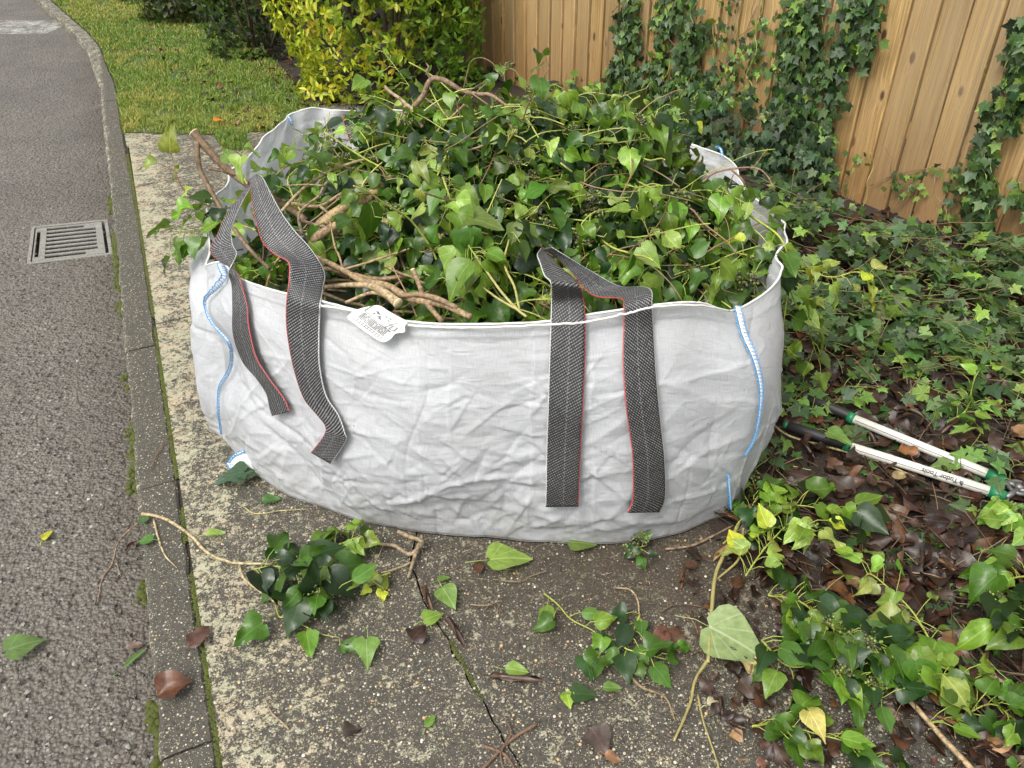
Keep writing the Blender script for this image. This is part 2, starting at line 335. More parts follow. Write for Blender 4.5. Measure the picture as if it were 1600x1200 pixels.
# bag fabric
k = NT('woven_white_plastic'); uv = k.uv(); X = k.xyz(uv); p = k.pos()
wv = k.math('ADD', k.math('SINE', k.math('MULTIPLY', X[0], 1900.)), k.math('SINE', k.math('MULTIPLY', X[1], 1900.)))
cv = k.cxyz(k.math('ADD', k.math('MULTIPLY', X[0], 7.), k.math('MULTIPLY', X[1], 3.)), k.math('MULTIPLY', X[1], 13.), 0.)
wn = k.n('ShaderNodeTexNoise'); wn.inputs['Scale'].default_value = 1.2; k.t.links.new(cv, wn.inputs['Vector'])
wa = k.n('ShaderNodeVectorMath', operation='MULTIPLY_ADD'); k.t.links.new(wn.outputs['Color'], wa.inputs[0]); wa.inputs[1].default_value = (1.3, 1.3, 0); k.t.links.new(cv, wa.inputs[2])
c1 = k.vor(wa.outputs[0], 1.3, 'DISTANCE_TO_EDGE'); c1 = k.math('MINIMUM', c1, .22); c2 = k.vor(wa.outputs[0], 4.1); c3 = k.noise(wa.outputs[0], 3., 5, .6)
hb = k.math('ADD', k.math('MULTIPLY', c1, 1.8), k.math('ADD', k.math('MULTIPLY', c2, .5), k.math('MULTIPLY', c3, .7)))
nb = k.bump(hb, .3, .008); nb = k.bump(wv, .12, .0006, nb)
tw = k.math('MULTIPLY', k.noise(k.cxyz(k.math('MULTIPLY', X[0], 30.), k.math('MULTIPLY', X[1], 700.), 0.), 1., 2), k.noise(k.cxyz(k.math('MULTIPLY', X[0], 700.), k.math('MULTIPLY', X[1], 30.), 3.), 1., 2)); nb = k.bump(tw, .5, .003, nb)
pan = k.math('MULTIPLY', k.math('LESS_THAN', k.math('FRACT', k.math('MULTIPLY', X[0], 5.3)), .5), .0)
b = k.mix(k.ramp(k.noise(p, 5., 6, .7), [(.5, 0), (.8, .3)]), (.80, .815, .84), (.64, .635, .59))
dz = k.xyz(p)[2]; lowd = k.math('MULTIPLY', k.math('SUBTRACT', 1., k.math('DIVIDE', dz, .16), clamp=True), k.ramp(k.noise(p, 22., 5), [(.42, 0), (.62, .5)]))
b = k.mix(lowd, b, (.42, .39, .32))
b = k.mix(k.ramp(tw, [(.18, .35), (.3, 0)]), b, (.5, .5, .5)); sc = k.vor(p, 24.); scc = k.xyz(k.vor(p, 24., out='Color')); b = k.mix(k.math('MULTIPLY', k.math('GREATER_THAN', scc[0], .8), k.ramp(sc, [(.035, .9), (.06, 0)])), b, (.03, .025, .02))
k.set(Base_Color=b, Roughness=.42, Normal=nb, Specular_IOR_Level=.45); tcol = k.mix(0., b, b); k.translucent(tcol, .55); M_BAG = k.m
k = NT('hem_fabric'); k.set(Base_Color=(.66, .66, .65), Roughness=.5, Normal=k.bump(k.noise(k.pos(), 120., 3), .3, .002)); M_HEM = k.m
def strap_mat(name):
    k = NT(name); X = k.xyz(k.uv()); s = k.math('ADD', k.math('MULTIPLY', X[1], 135.), k.math('MULTIPLY', X[0], 6.5)); t = k.math('ADD', k.math('MULTIPLY', X[0], 17.), k.math('MULTIPLY', k.math('FLOOR', s), .5))
    d = k.math('MULTIPLY', k.math('LESS_THAN', k.math('FRACT', s), .38), k.math('GREATER_THAN', k.math('FRACT', t), .34))
    d = k.math('MULTIPLY', d, k.ramp(k.noise(k.pos(), 140., 3), [(.32, .35), (.6, 1)]))
    b = k.mix(d, (.008, .008, .009), (.27, .27, .27))
    st = k.math('MULTIPLY', k.math('LESS_THAN', k.math('ABSOLUTE', k.math('SUBTRACT', X[0], .46)), .018), k.math('LESS_THAN', k.math('FRACT', k.math('MULTIPLY', X[1], 90.)), .6)); b = k.mix(k.math('MULTIPLY', st, .22), b, (.5, .5, .5))
    b = k.mix(k.math('LESS_THAN', X[0], .024), b, (.45, .07, .07)); b = k.mix(k.math('GREATER_THAN', X[0], .975), b, (.5, .5, .5))
    k.set(Base_Color=b, Roughness=.5, Normal=k.bump(k.math('SINE', k.math('MULTIPLY', s, 6.283)), .5, .001)); return k.m
M_STRAP = strap_mat('black_webbing')
M_BLUE = plain('blue_thread', (.03, .30, .66), .5); M_CORD = plain('white_cord', (.68, .67, .63), .6)
k = NT('printed_film'); k.set(Base_Color=k.mix(k.noise(k.pos(), 30., 3), (.72, .73, .72), (.6, .6, .57)), Roughness=.25); M_FILM = k.m
M_INK = plain('black_ink', (.10, .10, .11), .5)
M_IRON = concrete('grate_metal', (.66, .75), (.15, .145, .13), (.27, .26, .235), dirt=False)
k = NT('pit'); k.set(Base_Color=(.012, .012, .01), Roughness=.9); M_PIT = k.m  # near-black colour stands in for the darkness below the grate slots
k = NT('white_painted_aluminium'); p = k.pos(); k.set(Base_Color=k.mix(k.ramp(k.noise(p, 70., 5, .7), [(.55, 0), (.75, .7)]), (.6, .585, .53), (.33, .29, .2)), Roughness=.35); M_WPOLE = k.m
M_GREENP = plain('green_plastic', (.012, .16, .065), .4); M_BLACKR = plain('black_rubber', (.018, .018, .018), .55)
M_STEEL = plain('steel', (.16, .16, .155), .45, Metallic=.6)

# ------------------------------------------------------------------ leaf templates (x across, y stem to tip, z up; unit length)
def blade(rows, widths, cols=5, fold=.18, droop=.25, base=0., wave=0., curl=0.):
    ys = np.linspace(0, 1, rows)**1.25; xs = np.linspace(-1, 1, cols); G = np.zeros((rows, cols, 3)); U = np.zeros((rows, cols, 2))
    for i, y in enumerate(ys):
        wd = np.interp(y, widths[0], widths[1]); by = base*(1-y)**3
        for j, x in enumerate(xs):
            yy = y-by*abs(x)*1.0
            z = fold*abs(x)*wd-droop*y*y+wave*math.sin(y*9+j)*abs(x)*.06
            if curl: 
                a = x*wd*curl*math.pi*1.3/max(.2, .35); rr = .35/(curl*math.pi*1.3)*1; X_, z = math.sin(a)*rr*1.0, (1-math.cos(a))*rr-droop*y*y
            else: X_ = x*wd
            G[i, j] = (X_, yy, z); U[i, j] = (.5+x*wd, y)
    idx = np.arange(rows*cols).reshape(rows, cols)
    q = np.stack([idx[:-1, :-1], idx[:-1, 1:], idx[1:, 1:], idx[1:, :-1]], -1).reshape(-1)
    return G.reshape(-1, 3), q, np.full(len(q)//4, 4), U.reshape(-1, 2)
WI = ([0, .035, .1, .2, .34, .48, .62, .76, .88, 1], [.10, .27, .38, .435, .43, .36, .26, .155, .07, .0])     # broad ovate adult ivy leaf
WI2 = ([0, .035, .1, .2, .3, .4, .52, .7, .86, 1], [.12, .32, .44, .49, .46, .37, .29, .19, .08, .0])     # slightly lobed
WI3 = ([0, .1, .3, .5, .75, 1], [.04, .22, .33, .31, .17, .0])
ADULT = []
_r = np.random.default_rng(5)
for _i in range(14):
    _w = (WI, WI2, WI, WI3)[_i % 4]; _b = blade(9, (_w[0], [x_*_r.uniform(.88, 1.08) for x_ in _w[1]]), 5, _r.uniform(-.15, .6), _r.uniform(-.1, .55), .12 if _w is not WI3 else 0, _r.uniform(-3., 3.))
    _k = _r.uniform(-.14, .14); _V = _b[0]; _V[:, 0] += _k*_V[:, 1]**2+.012*np.sin(_V[:, 1]*17+_i)*np.sign(_V[:, 0]); _V[:, 2] += .05*np.sin(_V[:, 1]*6+_i)*_V[:, 0]*2; ADULT.append(_b)
WC = ([0, .08, .25, .45, .7, .88, 1], [.02, .16, .27, .29, .21, .09, .0])
DEAD = [blade(9, WC, 5, .3, .2, 0, 1.5), blade(7, WC, 6, .1, .4, 0, 0, .9), blade(7, WC, 5, -.3, -.3, 0, 1.5), blade(7, WC, 6, .1, -.2, 0, 0, 1.5), blade(6, WI, 5, .1, .2, 0, 2.5), blade(7, WC, 7, 0, .1, 0, 0, 2.2)]
WS = ([0, .2, .5, .8, 1], [.03, .14, .22, .15, .0]); LEAFLET = [blade(5, WS, 3, .25, .35), blade(5, WS, 3, .1, .1)]
WL = ([0, .15, .5, .85, 1], [.02, .09, .14, .07, .0]); LONG = [blade(6, WL, 3, .3, .5), blade(6, WL, 3, .1, .8)]
def lobed(seed, fold=.12, droop=.2, lo=.62):
    r = np.random.default_rng(seed); A = [-122, -60, 0, 60, 122]; R = [.44, .60, .76, .60, .44]; pts = [(0, .22)]
    V = [(0, .22, 0)]; U = [(0, 0)]; ang = []; 
    seq = [(-165, .22, 1)]
    for i, (a, rr) in enumerate(zip(A, R)):
        a = a+r.uniform(-6, 6); rr *= r.uniform(.9, 1.08)
        seq.append((a-15, rr*.70, .45)); seq.append((a, rr, 0)); seq.append((a+15, rr*.70, .45))
        if i < 4: seq.append(((A[i]+A[i+1])/2, lo*.66*(.85 if i in (0, 3) else 1), 1))
    seq.append((165, .22, 1))
    for a, rr, u in seq:
        t = math.radians(a); x = math.sin(t)*rr; y = .22+math.cos(t)*rr
        V.append((x, y, fold*abs(x)-droop*(y-.22)**2-.1*x*x)); U.append((u, rr))
    n = len(seq); L = []; Z = []
    for i in range(n-1): L += [0, i+2, i+1]; Z.append(3)
    return np.array(V), np.array(L), np.array(Z), np.array(U)
LOBE = [lobed(1), lobed(2, .3, .4), lobed(3, -.1, .3), lobed(4, .2, 0), lobed(5, .05, .5, .75)]

def frames(pos, dirs, norms, size, wid=1.):
    """placements: y axis = leaf direction, z axis = leaf normal"""
    D = dirs/np.linalg.norm(dirs, axis=1)[:, None]; Nn = norms-D*np.sum(norms*D, 1)[:, None]
    Nn /= np.linalg.norm(Nn, axis=1)[:, None]+1e-9; Xx = np.cross(D, Nn); s = np.broadcast_to(size, (len(D),))[:, None]
    return np.stack([Xx*s*wid, D*s, Nn*s, pos], -1)
def stamp_mix(mb, temps, M, C, mat):
    pick = rng.integers(0, len(temps), len(M))
    for i, t in enumerate(temps):
        s = pick == i
        if s.any(): mb.stamp(t, M[s], C[s], mat)
def rand_unit(n): v = rng.normal(size=(n, 3)); return v/np.linalg.norm(v, axis=1)[:, None]
def palette(n, cols, wts, var=.22, cv=.07):
    cols = np.array(cols); p = np.array(wts, float); p /= p.sum(); c = cols[rng.choice(len(cols), n, p=p)]
    return np.clip(c*(1+rng.normal(0, var, (n, 1)))*(1+rng.normal(0, cv, (n, 3))), .004, .95)
G_DARK = (.012, .040, .006); G_MID = (.055, .130, .012); G_LT = (.145, .26, .026); G_PALE = (.24, .36, .065); G_YEL = (.42, .50, .04); G_DULL = (.025, .055, .02)
IVYP = ([G_DARK, G_MID, G_LT, G_PALE, G_YEL, G_DULL], [2.8, 4, 3.2, 1.5, .1, .8])

def bend_path(p0, d, L, n=7, sag=0., wob=.15):
    d = np.array(d, float); d /= np.linalg.norm(d); P = [np.array(p0, float)]; st = L/n
    for i in range(n):
        d = d+rng.normal(0, wob, 3)*.6+np.array([0, 0, -sag]); d /= np.linalg.norm(d); P.append(P[-1]+d*st)
    return catmull(P, 2)
ICO = None; CLIP = None
def ico():
    global ICO
    if ICO is None:
        t = (1+5**.5)/2; v = np.array([(-1, t, 0), (1, t, 0), (-1, -t, 0), (1, -t, 0), (0, -1, t), (0, 1, t), (0, -1, -t), (0, 1, -t), (t, 0, -1), (t, 0, 1), (-t, 0, -1), (-t, 0, 1)]); v /= np.linalg.norm(v[0])
        f = [0,11,5,0,5,1,0,1,7,0,7,10,0,10,11,1,5,9,5,11,4,11,10,2,10,7,6,7,1,8,3,9,4,3,4,2,3,2,6,3,6,8,3,8,9,4,9,5,2,4,11,6,2,10,8,6,7,9,8,1]
        ICO = (v, np.array(f), np.full(20, 3), np.zeros((12, 2)))
    return ICO
def berries(ms, mb_, c, r=.024, n=19, rb=.0037, dark=False):
    """an umbel: little stalks with a berry on each"""
    d = rand_unit(n); d[:, 2] = np.abs(d[:, 2])*.7; P = np.asarray(c)+d*r*rng.uniform(.7, 1, (n, 1))
    for q in P: ms.tube([c, (np.asarray(c)+q)/2+[0, 0, .002], q], .0005, 3, (.16, .2, .06), 0, cap=False)
    M = np.zeros((n, 3, 4)); M[:, 0, 0] = M[:, 1, 1] = M[:, 2, 2] = rb*rng.uniform(.8, 1.15, n); M[:, :, 3] = P
    mb_.stamp(ico(), M, palette(n, [(.13, .17, .04), (.07, .06, .03), (.02, .02, .02)], [1, 1, 3] if dark else [3, 2.4, .3]), 0)

def sprig(ms, ml, mbk, path, nleaf=9, size=.06, pal=IVYP, r0=.0028, pet=.045, start=.15, berry=0, scol=(.22, .26, .06), droop=.5, spread=1., temps=None, zmin=None, petr=.0011):
    """a shoot: stem tube, petioles and leaves along it"""
    temps = temps or ADULT
    path = np.asarray(path, float); n = len(path); rr = np.linspace(r0, r0*.45, n)
    ms.tube(path, rr, 5, scol, 0)
    t = np.linspace(start, 1, nleaf)*(n-1); T = np.gradient(path, axis=0); T /= np.linalg.norm(T, axis=1)[:, None]+1e-9
    pos = []; dr = []; nm = []; sz = []
    for i, ti in enumerate(t):
        a = min(int(ti), n-1); b = path[a]+(path[min(a+1, n-1)]-path[a])*(ti-a); tg = T[a]
        side = rand_unit(1)[0]; side -= tg*(side@tg); side /= np.linalg.norm(side)+1e-9
        if zmin is not None: side[2] = abs(side[2])*.5
        d = side*spread+tg*.55+np.array([0, 0, .25]); d /= np.linalg.norm(d); L = pet*rng.uniform(.5, 1.25)
        e = b+d*L+np.array([0, 0, -droop*L*.35]); m = b+d*L*.5+np.array([0, 0, L*.12])
        if zmin is not None: e[2] = max(e[2], zmin+rng.uniform(.003, .02)); m[2] = max(m[2], zmin+.004)
        ms.tube([b, m, e], petr, 3, scol, 0, cap=False)
        ld = d*np.array([1, 1, .3])+np.array([0, 0, -droop])+rng.normal(0, .25, 3)
        nn = np.array([0, -.25, 1.])+rng.normal(0, .45, 3)+d*.35
        if zmin is not None and e[2] < zmin+.03: ld[2] = max(ld[2], -.12)
        pos.append(e); dr.append(ld); nm.append(nn); sz.append(size*rng.uniform(.6, 1.15))
    pos, dr, nm, sz = map(np.array, (pos, dr, nm, sz))
    if CLIP is not None: q_ = CLIP(pos, dr, sz); pos, dr, nm, sz = pos[q_], dr[q_], nm[q_], sz[q_]
    if len(pos): stamp_mix(ml, temps, frames(pos, dr, nm, sz), palette(len(pos), *pal), 0)
    if zmin is not None:
        V = ml.V
        for q in range(len(V)-len(temps), len(V)):
            if q >= 0: V[q][:, 2] = np.maximum(V[q][:, 2], zmin+.002)
    for _ in range(berry):
        a = rng.integers(n//2, n); e = path[a]+rand_unit(1)[0]*.02+[0, 0, .012]
        ms.tube([path[a], e], .0008, 3, scol, 0, cap=False); mk = mbk
        if isinstance(mbk, list): mk = MB(); mbk.append(mk)
        berries(ms, mk, e)

# ------------------------------------------------------------------ ground, road, kerb, pavement
def poly_sheet(name, outer, z, mat, holes=(), kind='structure', thick=0.):
    loops = [[Vector((p[0], p[1], 0)) for p in outer]]+[[Vector((p[0], p[1], 0)) for p in h] for h in holes]
    tri = tessellate_polygon(loops); V = [p for l in loops for p in l]; mb = MB()
    V3 = np.array([[p.x, p.y, z] for p in V]); L = np.array(tri).ravel()
    nrm = np.cross(V3[L[1::3]]-V3[L[0::3]], V3[L[2::3]]-V3[L[0::3]])[:, 2]; T = L.reshape(-1, 3); T[nrm < 0] = T[nrm < 0][:, ::-1]
    mb.add(V3, T.ravel(), [3]*len(T), None, (1, 1, 1), 0)
    if thick:
        n = len(outer); a = V3[:n]; b = a-[0, 0, thick]; L2 = []
        for i in range(n): j = (i+1) % n; L2 += [i, j, n+j, n+i]
        mb.add(np.concatenate([a, b]), L2, [4]*n, None, (1, 1, 1), 0)
    o = mb.build(name, mat, smooth=False); return tag(o, kind=kind) if kind else o
RZ = -.065
KF = [(62, 1), (87, 25), (116, 52), (135, 77), (144, 105), (154, 130), (157.5, 155), (160, 190), (167, 250)]
kp = [pz(*q)[:2] for q in KF]; kd = np.array([-.401, .916]); kn = np.array([.916, .401])
st0 = [kn*-.301+kd*a for a in (3.75, 3.3, 2.5, 1.6, .9, .2, -1., -3.)]
kfar = [kp[0]+(kp[0]-kp[1])*2.2, kp[0]+(kp[0]-kp[1])*1.0]
kline = catmull(np.array(kfar+kp+st0), 8)
tg = np.gradient(kline, axis=0); tg /= np.linalg.norm(tg, axis=1)[:, None]; kno = np.stack([-tg[:, 1], tg[:, 0]], -1)   # to the pavement side
if kno[-1]@kn < 0: kno = -kno
KW = .105
kback = kline+kno*KW
# kerb profile with rounded front arris
prof = [(0, RZ-.05), (0, -.012), (.004, -.004), (.012, 0), (KW*.5, .001), (KW-.006, 0), (KW, -.006), (KW, RZ-.02)]
arc = np.concatenate([[0], np.cumsum(np.linalg.norm(np.diff(kline, axis=0), axis=1))])
jp = [pz(197, 546)[:2], pz(183, 401)[:2], pz(174, 305)[:2], pz(158, 160)[:2], pz(217, 785)[:2], pz(250, 1187)[:2], pz(140, 95)[:2], pz(110, 45)[:2]]
js = sorted(arc[np.argmin(np.linalg.norm(kline-q, axis=1))] for q in jp); cuts = [0]+js+[arc[-1]]
mb = MB()
for a, b in zip(cuts[:-1], cuts[1:]):
    ss = np.linspace(a+.003, b-.003, max(3, int((b-a)/.018)))
    c = np.stack([np.interp(ss, arc, kline[:, 0]), np.interp(ss, arc, kline[:, 1])], -1); nn = np.stack([np.interp(ss, arc, kno[:, 0]), np.interp(ss, arc, kno[:, 1])], -1)
    dz = rng.uniform(-.0015, .0015); jn = (vnoise(ss*31, ss*0, 6)-.5)*.006+(vnoise(ss*90, ss*0, 7)-.5)*.003; jt = np.maximum(0, vnoise(ss*16, ss*0, 8)-.7)*.03
    G = np.array([[(*(c[i]+nn[i]*(o+(jn[i]+jt[i] if o < .02 else -jn[-i-1] if o > KW-.01 else 0))), z+dz) for (o, z) in prof] for i in range(len(ss))]); mb.grid(G)
    for e in (0, -1): mb.add(G[e], list(range(len(prof))), [len(prof)])
tag(mb.build('kerb', M_KERB, smooth=False), kind='structure')
tag((lambda m: (m.grid(np.array([[(*(kline[i]+kno[i]*o), -.009) for o in (.03, KW+.012)] for i in range(len(kline))])), m.build('kerb_bed', M_SOIL))[1])(MB()), kind='structure')
# drain grate corners (on the road)
GC = [pz(42, 414, RZ)[:2], pz(177, 398, RZ)[:2], pz(168, 343.5, RZ)[:2], pz(50, 355, RZ)[:2]]
def gp(u, v, z=0.): p = (GC[0]*(1-u)+GC[1]*u)*(1-v)+(GC[3]*(1-u)+GC[2]*u)*v; return np.array([p[0], p[1], RZ+z])
hole = [gp(.01, .01), gp(.99, .01), gp(.99, .99), gp(.01, .99)]
rl = [tuple(p) for p in (kline+kno*.01)]
poly_sheet('road', rl+[(2, -8), (-14, -8), (-40, 40), (-20, 45)], RZ, M_ROAD, [hole])
# pavement slabs
def kf(a, b): return kd*a+kn*(b-.301)
PB = KW+.009
def ab(px, py): p = pz(px, py)[:2]; return p@kd, p@kn+.301
tj = [(ab(200, 227), ab(233, 217)), (ab(210, 293), ab(263, 267)), (ab(218, 370), ab(248, 358)), (ab(230, 509), ab(306, 492))]
def jline(j, b):
    (a1, b1), (a2, b2) = j; m = (a2-a1)/(b2-b1) if abs(b2-b1) > .02 else 0; m = max(-.25, min(.25, m)); return a1+m*(b-b1)
BR = 2.3
edges = [lambda b: 4.62-.0*b]+[(lambda b, j=j: jline(j, b)) for j in tj]+[lambda b: -3.]
pv = MB()
def slab(poly, z=0., t=.05):
    c = sum(poly)/len(poly); n = len(poly); q = []
    for p in poly: q.append(p)
    top = np.array([(*p, z) for p in q]); bot = top-[0, 0, t]; L = list(range(n)); Z = [n]
    ar = sum(q[i][0]*q[(i+1) % n][1]-q[(i+1) % n][0]*q[i][1] for i in range(n))
    if ar < 0: L = L[::-1]
    for i in range(n): j = (i+1) % n; L += [i, j, n+j, n+i]; Z.append(4)
    pv.add(np.concatenate([top, bot]), L, Z)
gap = .004
cz = [pz(640, 880)[:2], pz(680, 960)[:2], pz(725, 1040)[:2], pz(762, 1110)[:2], pz(800, 1175)[:2], pz(850, 1290)[:2]]
for i in range(len(edges)-1):
    e0, e1 = edges[i], edges[i+1]
    if i == 0:
        kk = [kback[q]+kno[q]*.009 for q in range(len(kback)) if e1(PB) < kback[q]@kd and kback[q][1] < 4.95]
        slab(kk+[kf(e1(PB)+gap, PB), kf(e1(BR)+gap, BR), kf(5.6, BR), kf(5.6, .3)])
    elif i < len(edges)-2: slab([kf(e0(PB)-gap, PB), kf(e0(BR)-gap, BR), kf(e1(BR)+gap, BR), kf(e1(PB)+gap, PB)], z=rng.uniform(-.002, .002))
    else:   # nearest slab, cracked towards the camera
        A = [np.array(q)+rng.normal(0, .004, 2) for q in catmull(np.array(cz), 4)]; off = np.array([.0022, .0015])
        fr = [cz[0]+np.array([-.2, .9])]; L1 = [kf(e0(PB)-gap, PB)]; 
        top_a = e0(1.0)
        p_top = kf(e0(.95)-gap, .95)
        crack = [p_top, cz[0]+np.array([.03, .4])]+A+[A[-1]+(A[-1]-A[-2])*12]
        left = [kf(e0(PB)-gap, PB)]+[c-off for c in crack]+[kf(-3., PB)]
        right = [c+off for c in crack]+[kf(-3, BR), kf(e0(BR)-gap, BR)]
        slab(left); slab(right, z=-.003)
tag(pv.build('pavement', M_PAVE, smooth=False), kind='structure')
# base soil
poly_sheet('ground', [tuple(p) for p in (kline+kno*(KW-.01))]+[(60, -20), (60, 90), (-25, 90)], -.018, M_SOIL)
# moss in the joints (low bumpy cushions)
def moss(name, pts, wid, n, zb, gaps=.45, seed=3):
    m = MB(); P = catmull(np.array(pts), 10); d = np.concatenate([[0], np.cumsum(np.linalg.norm(np.diff(P, axis=0), axis=1))])
    s = rng.uniform(0, d[-1], n); keep = vnoise(s*7., s*0+seed, seed) > gaps; s = s[keep]
    x = np.interp(s, d, P[:, 0]); y = np.interp(s, d, P[:, 1]); k_ = len(s); r = rng.uniform(.002, .0052, k_)*wid/.008
    M = np.zeros((k_, 3, 4)); M[:, 0, 0] = r; M[:, 1, 1] = r; M[:, 2, 2] = r*.8; M[:, 0, 3] = x+rng.normal(0, wid*.38, k_); M[:, 1, 3] = y+rng.normal(0, wid*.38, k_); M[:, 2, 3] = zb+rng.uniform(-.002, .001, k_)
    m.stamp(ico(), M, np.ones((k_, 3)), 0); return tag(m.build(name, M_MOSS), kind='stuff')
gl = [tuple(p) for p in (kback+kno*.005)]
ii = [i for i in range(len(gl)) if gl[i][1] < 4.6 and gl[i][1] > .3]
moss('moss', [gl[i] for i in ii][::4], .0085, 7500, -.003, .30)
gut = [tuple(p) for p in (kline-kno*.012)]; moss('moss', [gut[i] for i in ii][::4], .02, 1500, RZ, .55, 5)
moss('moss', [c for c in cz[1:]], .006, 900, -.003, .45)
for j in tj: moss('moss', [kf(jline(j, b), b) for b in (PB, .25, .45, .8)], .006, 500, -.003, .35)

# scattered grit on the road and the pavement
def grit(name, poly_px, n, z, rmin, rmax, cols, wts, cv=.07):
    xs = [q[0] for q in poly_px]; ys = [q[1] for q in poly_px]
    px = rng.uniform(min(xs), max(xs), n*3); py = rng.uniform(min(ys), max(ys), n*3); k_ = inpoly(px, py, poly_px); px, py = px[k_][:n], py[k_][:n]
    P = np.array([pz(a, b, z) for a, b in zip(px, py)]); n = len(P); r = rmin+(rmax-rmin)*rng.random(n)**2.5
    A = rand_unit(n); M = frames(P, A, rand_unit(n), r, 1.); M[:, 2, :3] *= .6
    m = MB(); m.stamp(ico(), M, palette(n, cols, wts, .25, cv), 0); return tag(m.build(name, M_GRIT, smooth=False), kind='stuff')
k = NT('grit_stone'); k.set(Base_Color=k.attr(), Roughness=.7); M_GRIT = k.m
grit('gravel', [(0, 0), (60, 0), (150, 200), (172, 330), (180, 500), (243, 1200), (0, 1200)], 3000, RZ, .0015, .0062, [(.09, .082, .07), (.15, .138, .12), (.26, .245, .215), (.05, .045, .04)], [3, 3, .7, 2.5], cv=.015)
grit('grit', [(260, 560), (350, 1200), (1450, 1200), (1130, 840), (600, 850), (330, 700)], 2600, .0, .001, .0042, [(.4, .36, .28), (.46, .3, .14), (.12, .1, .08), (.5, .48, .42)], [3, 1, 3, .3], cv=.02)

# drain grate
root = empty('drain_grate', gp(.5, .5)); tag(root, 'slotted metal drain grate set in the road beside the kerb', 'drain grate')
def gbox(m, u0, u1, v0, v1, z0, z1):
    c = [gp(u0, v0, z0), gp(u1, v0, z0), gp(u1, v1, z0), gp(u0, v1, z0), gp(u0, v0, z1), gp(u1, v0, z1), gp(u1, v1, z1), gp(u0, v1, z1)]
    m.add(c, [3, 2, 1, 0, 4, 5, 6, 7, 0, 1, 5, 4, 1, 2, 6, 5, 2, 3, 7, 6, 3, 0, 4, 7], [4]*6)
m = MB()
for q in ((0, 1, 0, .045), (0, 1, .955, 1), (0, .04, .045, .955), (.955, 1, .045, .955)): gbox(m, *q, -.05, .004)
m.build('frame', M_IRON, root, smooth=False)
m = MB(); ns = 8; v0, v1 = .075, .925; pit = (v1-v0)/ns; sw = pit*.6
gbox(m, .055, .075, .06, .94, -.003, .0); gbox(m, .125, .2, .06, .94, -.003, .003); gbox(m, .83, .915, .06, .94, -.003, .003)
gbox(m, .055, .125, .06, .16, -.003, .0015); gbox(m, .055, .125, .84, .94, -.003, .0015)
for i in range(ns+1):
    a = v0+pit*i-pit*.5+sw/2 if i > 0 else .06; b = v0+pit*i+pit*.5-sw/2 if i < ns else .94
    gbox(m, .2, .83, a, b, -.003, .002)
for i in (0, ns-1): gbox(m, .68, .83, v0+pit*(i+.5)-sw/2-.004, v0+pit*(i+.5)+sw/2+.004, -.003, .001)
m.build('slotted_cover', M_IRON, root, smooth=False)
m = MB(); gbox(m, .01, .99, .01, .99, -.25, -.045); m.build('pit', M_PIT, root, smooth=False)

# lawn
LP = [pz(160, 196), pz(196, 208), pz(330, 211), pz(420, 205), pz(455, 196), pz(520, 190), pz(520, 178), pz(478, 160), pz(455, 125), pz(420, 88), pz(365, 56), pz(290, 18), pz(225, -25), pz(60, -25)]
LPO = [tuple(p[:2]) for p in LP]
edge = [tuple(p) for p in (kback+kno*.004) if p[1] > 4.75][::2]
far = edge[0]; lawn_poly = [q for q in edge]+LPO[1:12]+[(-3.2, 12.5), (-5., 13.5)]
poly_sheet('lawn', lawn_poly, .004, M_TURF)
def grass(name, poly, n, hmin, hmax, zb, cols, wts, wid=.0035, dens=None):
    xs = [q[0] for q in poly]; ys = [q[1] for q in poly]
    # even in the picture: more blades close by
    Y = 1/rng.uniform(1/max(ys)**1., 1/min(ys)**1., n*6); X = rng.uniform(min(xs), max(xs), n*6); k_ = inpoly(X, Y, poly)
    if dens is not None: k_ &= rng.random(n*6) < dens(X, Y)
    X, Y = X[k_][:n], Y[k_][:n]; n = len(X)
    h = rng.uniform(hmin, hmax, n)*(.7+.6*vnoise(X*6, Y*6, 2)); an = rng.uniform(0, 2*math.pi, n); w_ = wid*(1+.25*np.maximum(Y-4, 0))
    dx, dy = np.cos(an), np.sin(an); le = rng.uniform(.2, 1.3, n)*h; bx, by = np.cos(an+1.5+rng.normal(0, .6, n)), np.sin(an+1.5+rng.normal(0, .6, n))
    V = np.zeros((n, 5, 3)); V[:, 0] = np.stack([X-dx*w_/2, Y-dy*w_/2, np.full(n, zb)], -1); V[:, 1] = np.stack([X+dx*w_/2, Y+dy*w_/2, np.full(n, zb)], -1)
    V[:, 2] = np.stack([X+dx*w_*.4+bx*le*.4, Y+dy*w_*.4+by*le*.4, zb+h*.65], -1); V[:, 3] = np.stack([X-dx*w_*.4+bx*le*.4, Y-dy*w_*.4+by*le*.4, zb+h*.65], -1)
    V[:, 4] = np.stack([X+bx*le, Y+by*le, zb+h], -1)
    L = np.array([0, 1, 2, 3, 3, 2, 4])[None]+np.arange(n)[:, None]*5; m = MB()
    C = palette(n, cols, wts, .2); pt = vnoise(X*2.2, Y*1.6, 5); yl = rng.random(n) < (.10+.45*sst((vnoise(X*2.2+3*vnoise(X*5, Y*5, 8), Y*1.6, 5)-.45)/.3)); near = np.clip((5.9-Y)/1.2, 0, 1)*np.clip((-1.6-X)/.8, 0, 1)
    yl |= rng.random(n) < near*.45
    C[yl] = palette(int(yl.sum()), [(.42, .34, .10), (.36, .37, .06)], [1, 1.4], .2)
    m.add(V.reshape(-1, 3), L.ravel(), np.tile([4, 3], n), np.zeros((n*5, 2)), np.repeat(C, 5, 0), 0)
    return tag(m.build(name, M_GRASS), kind='stuff')
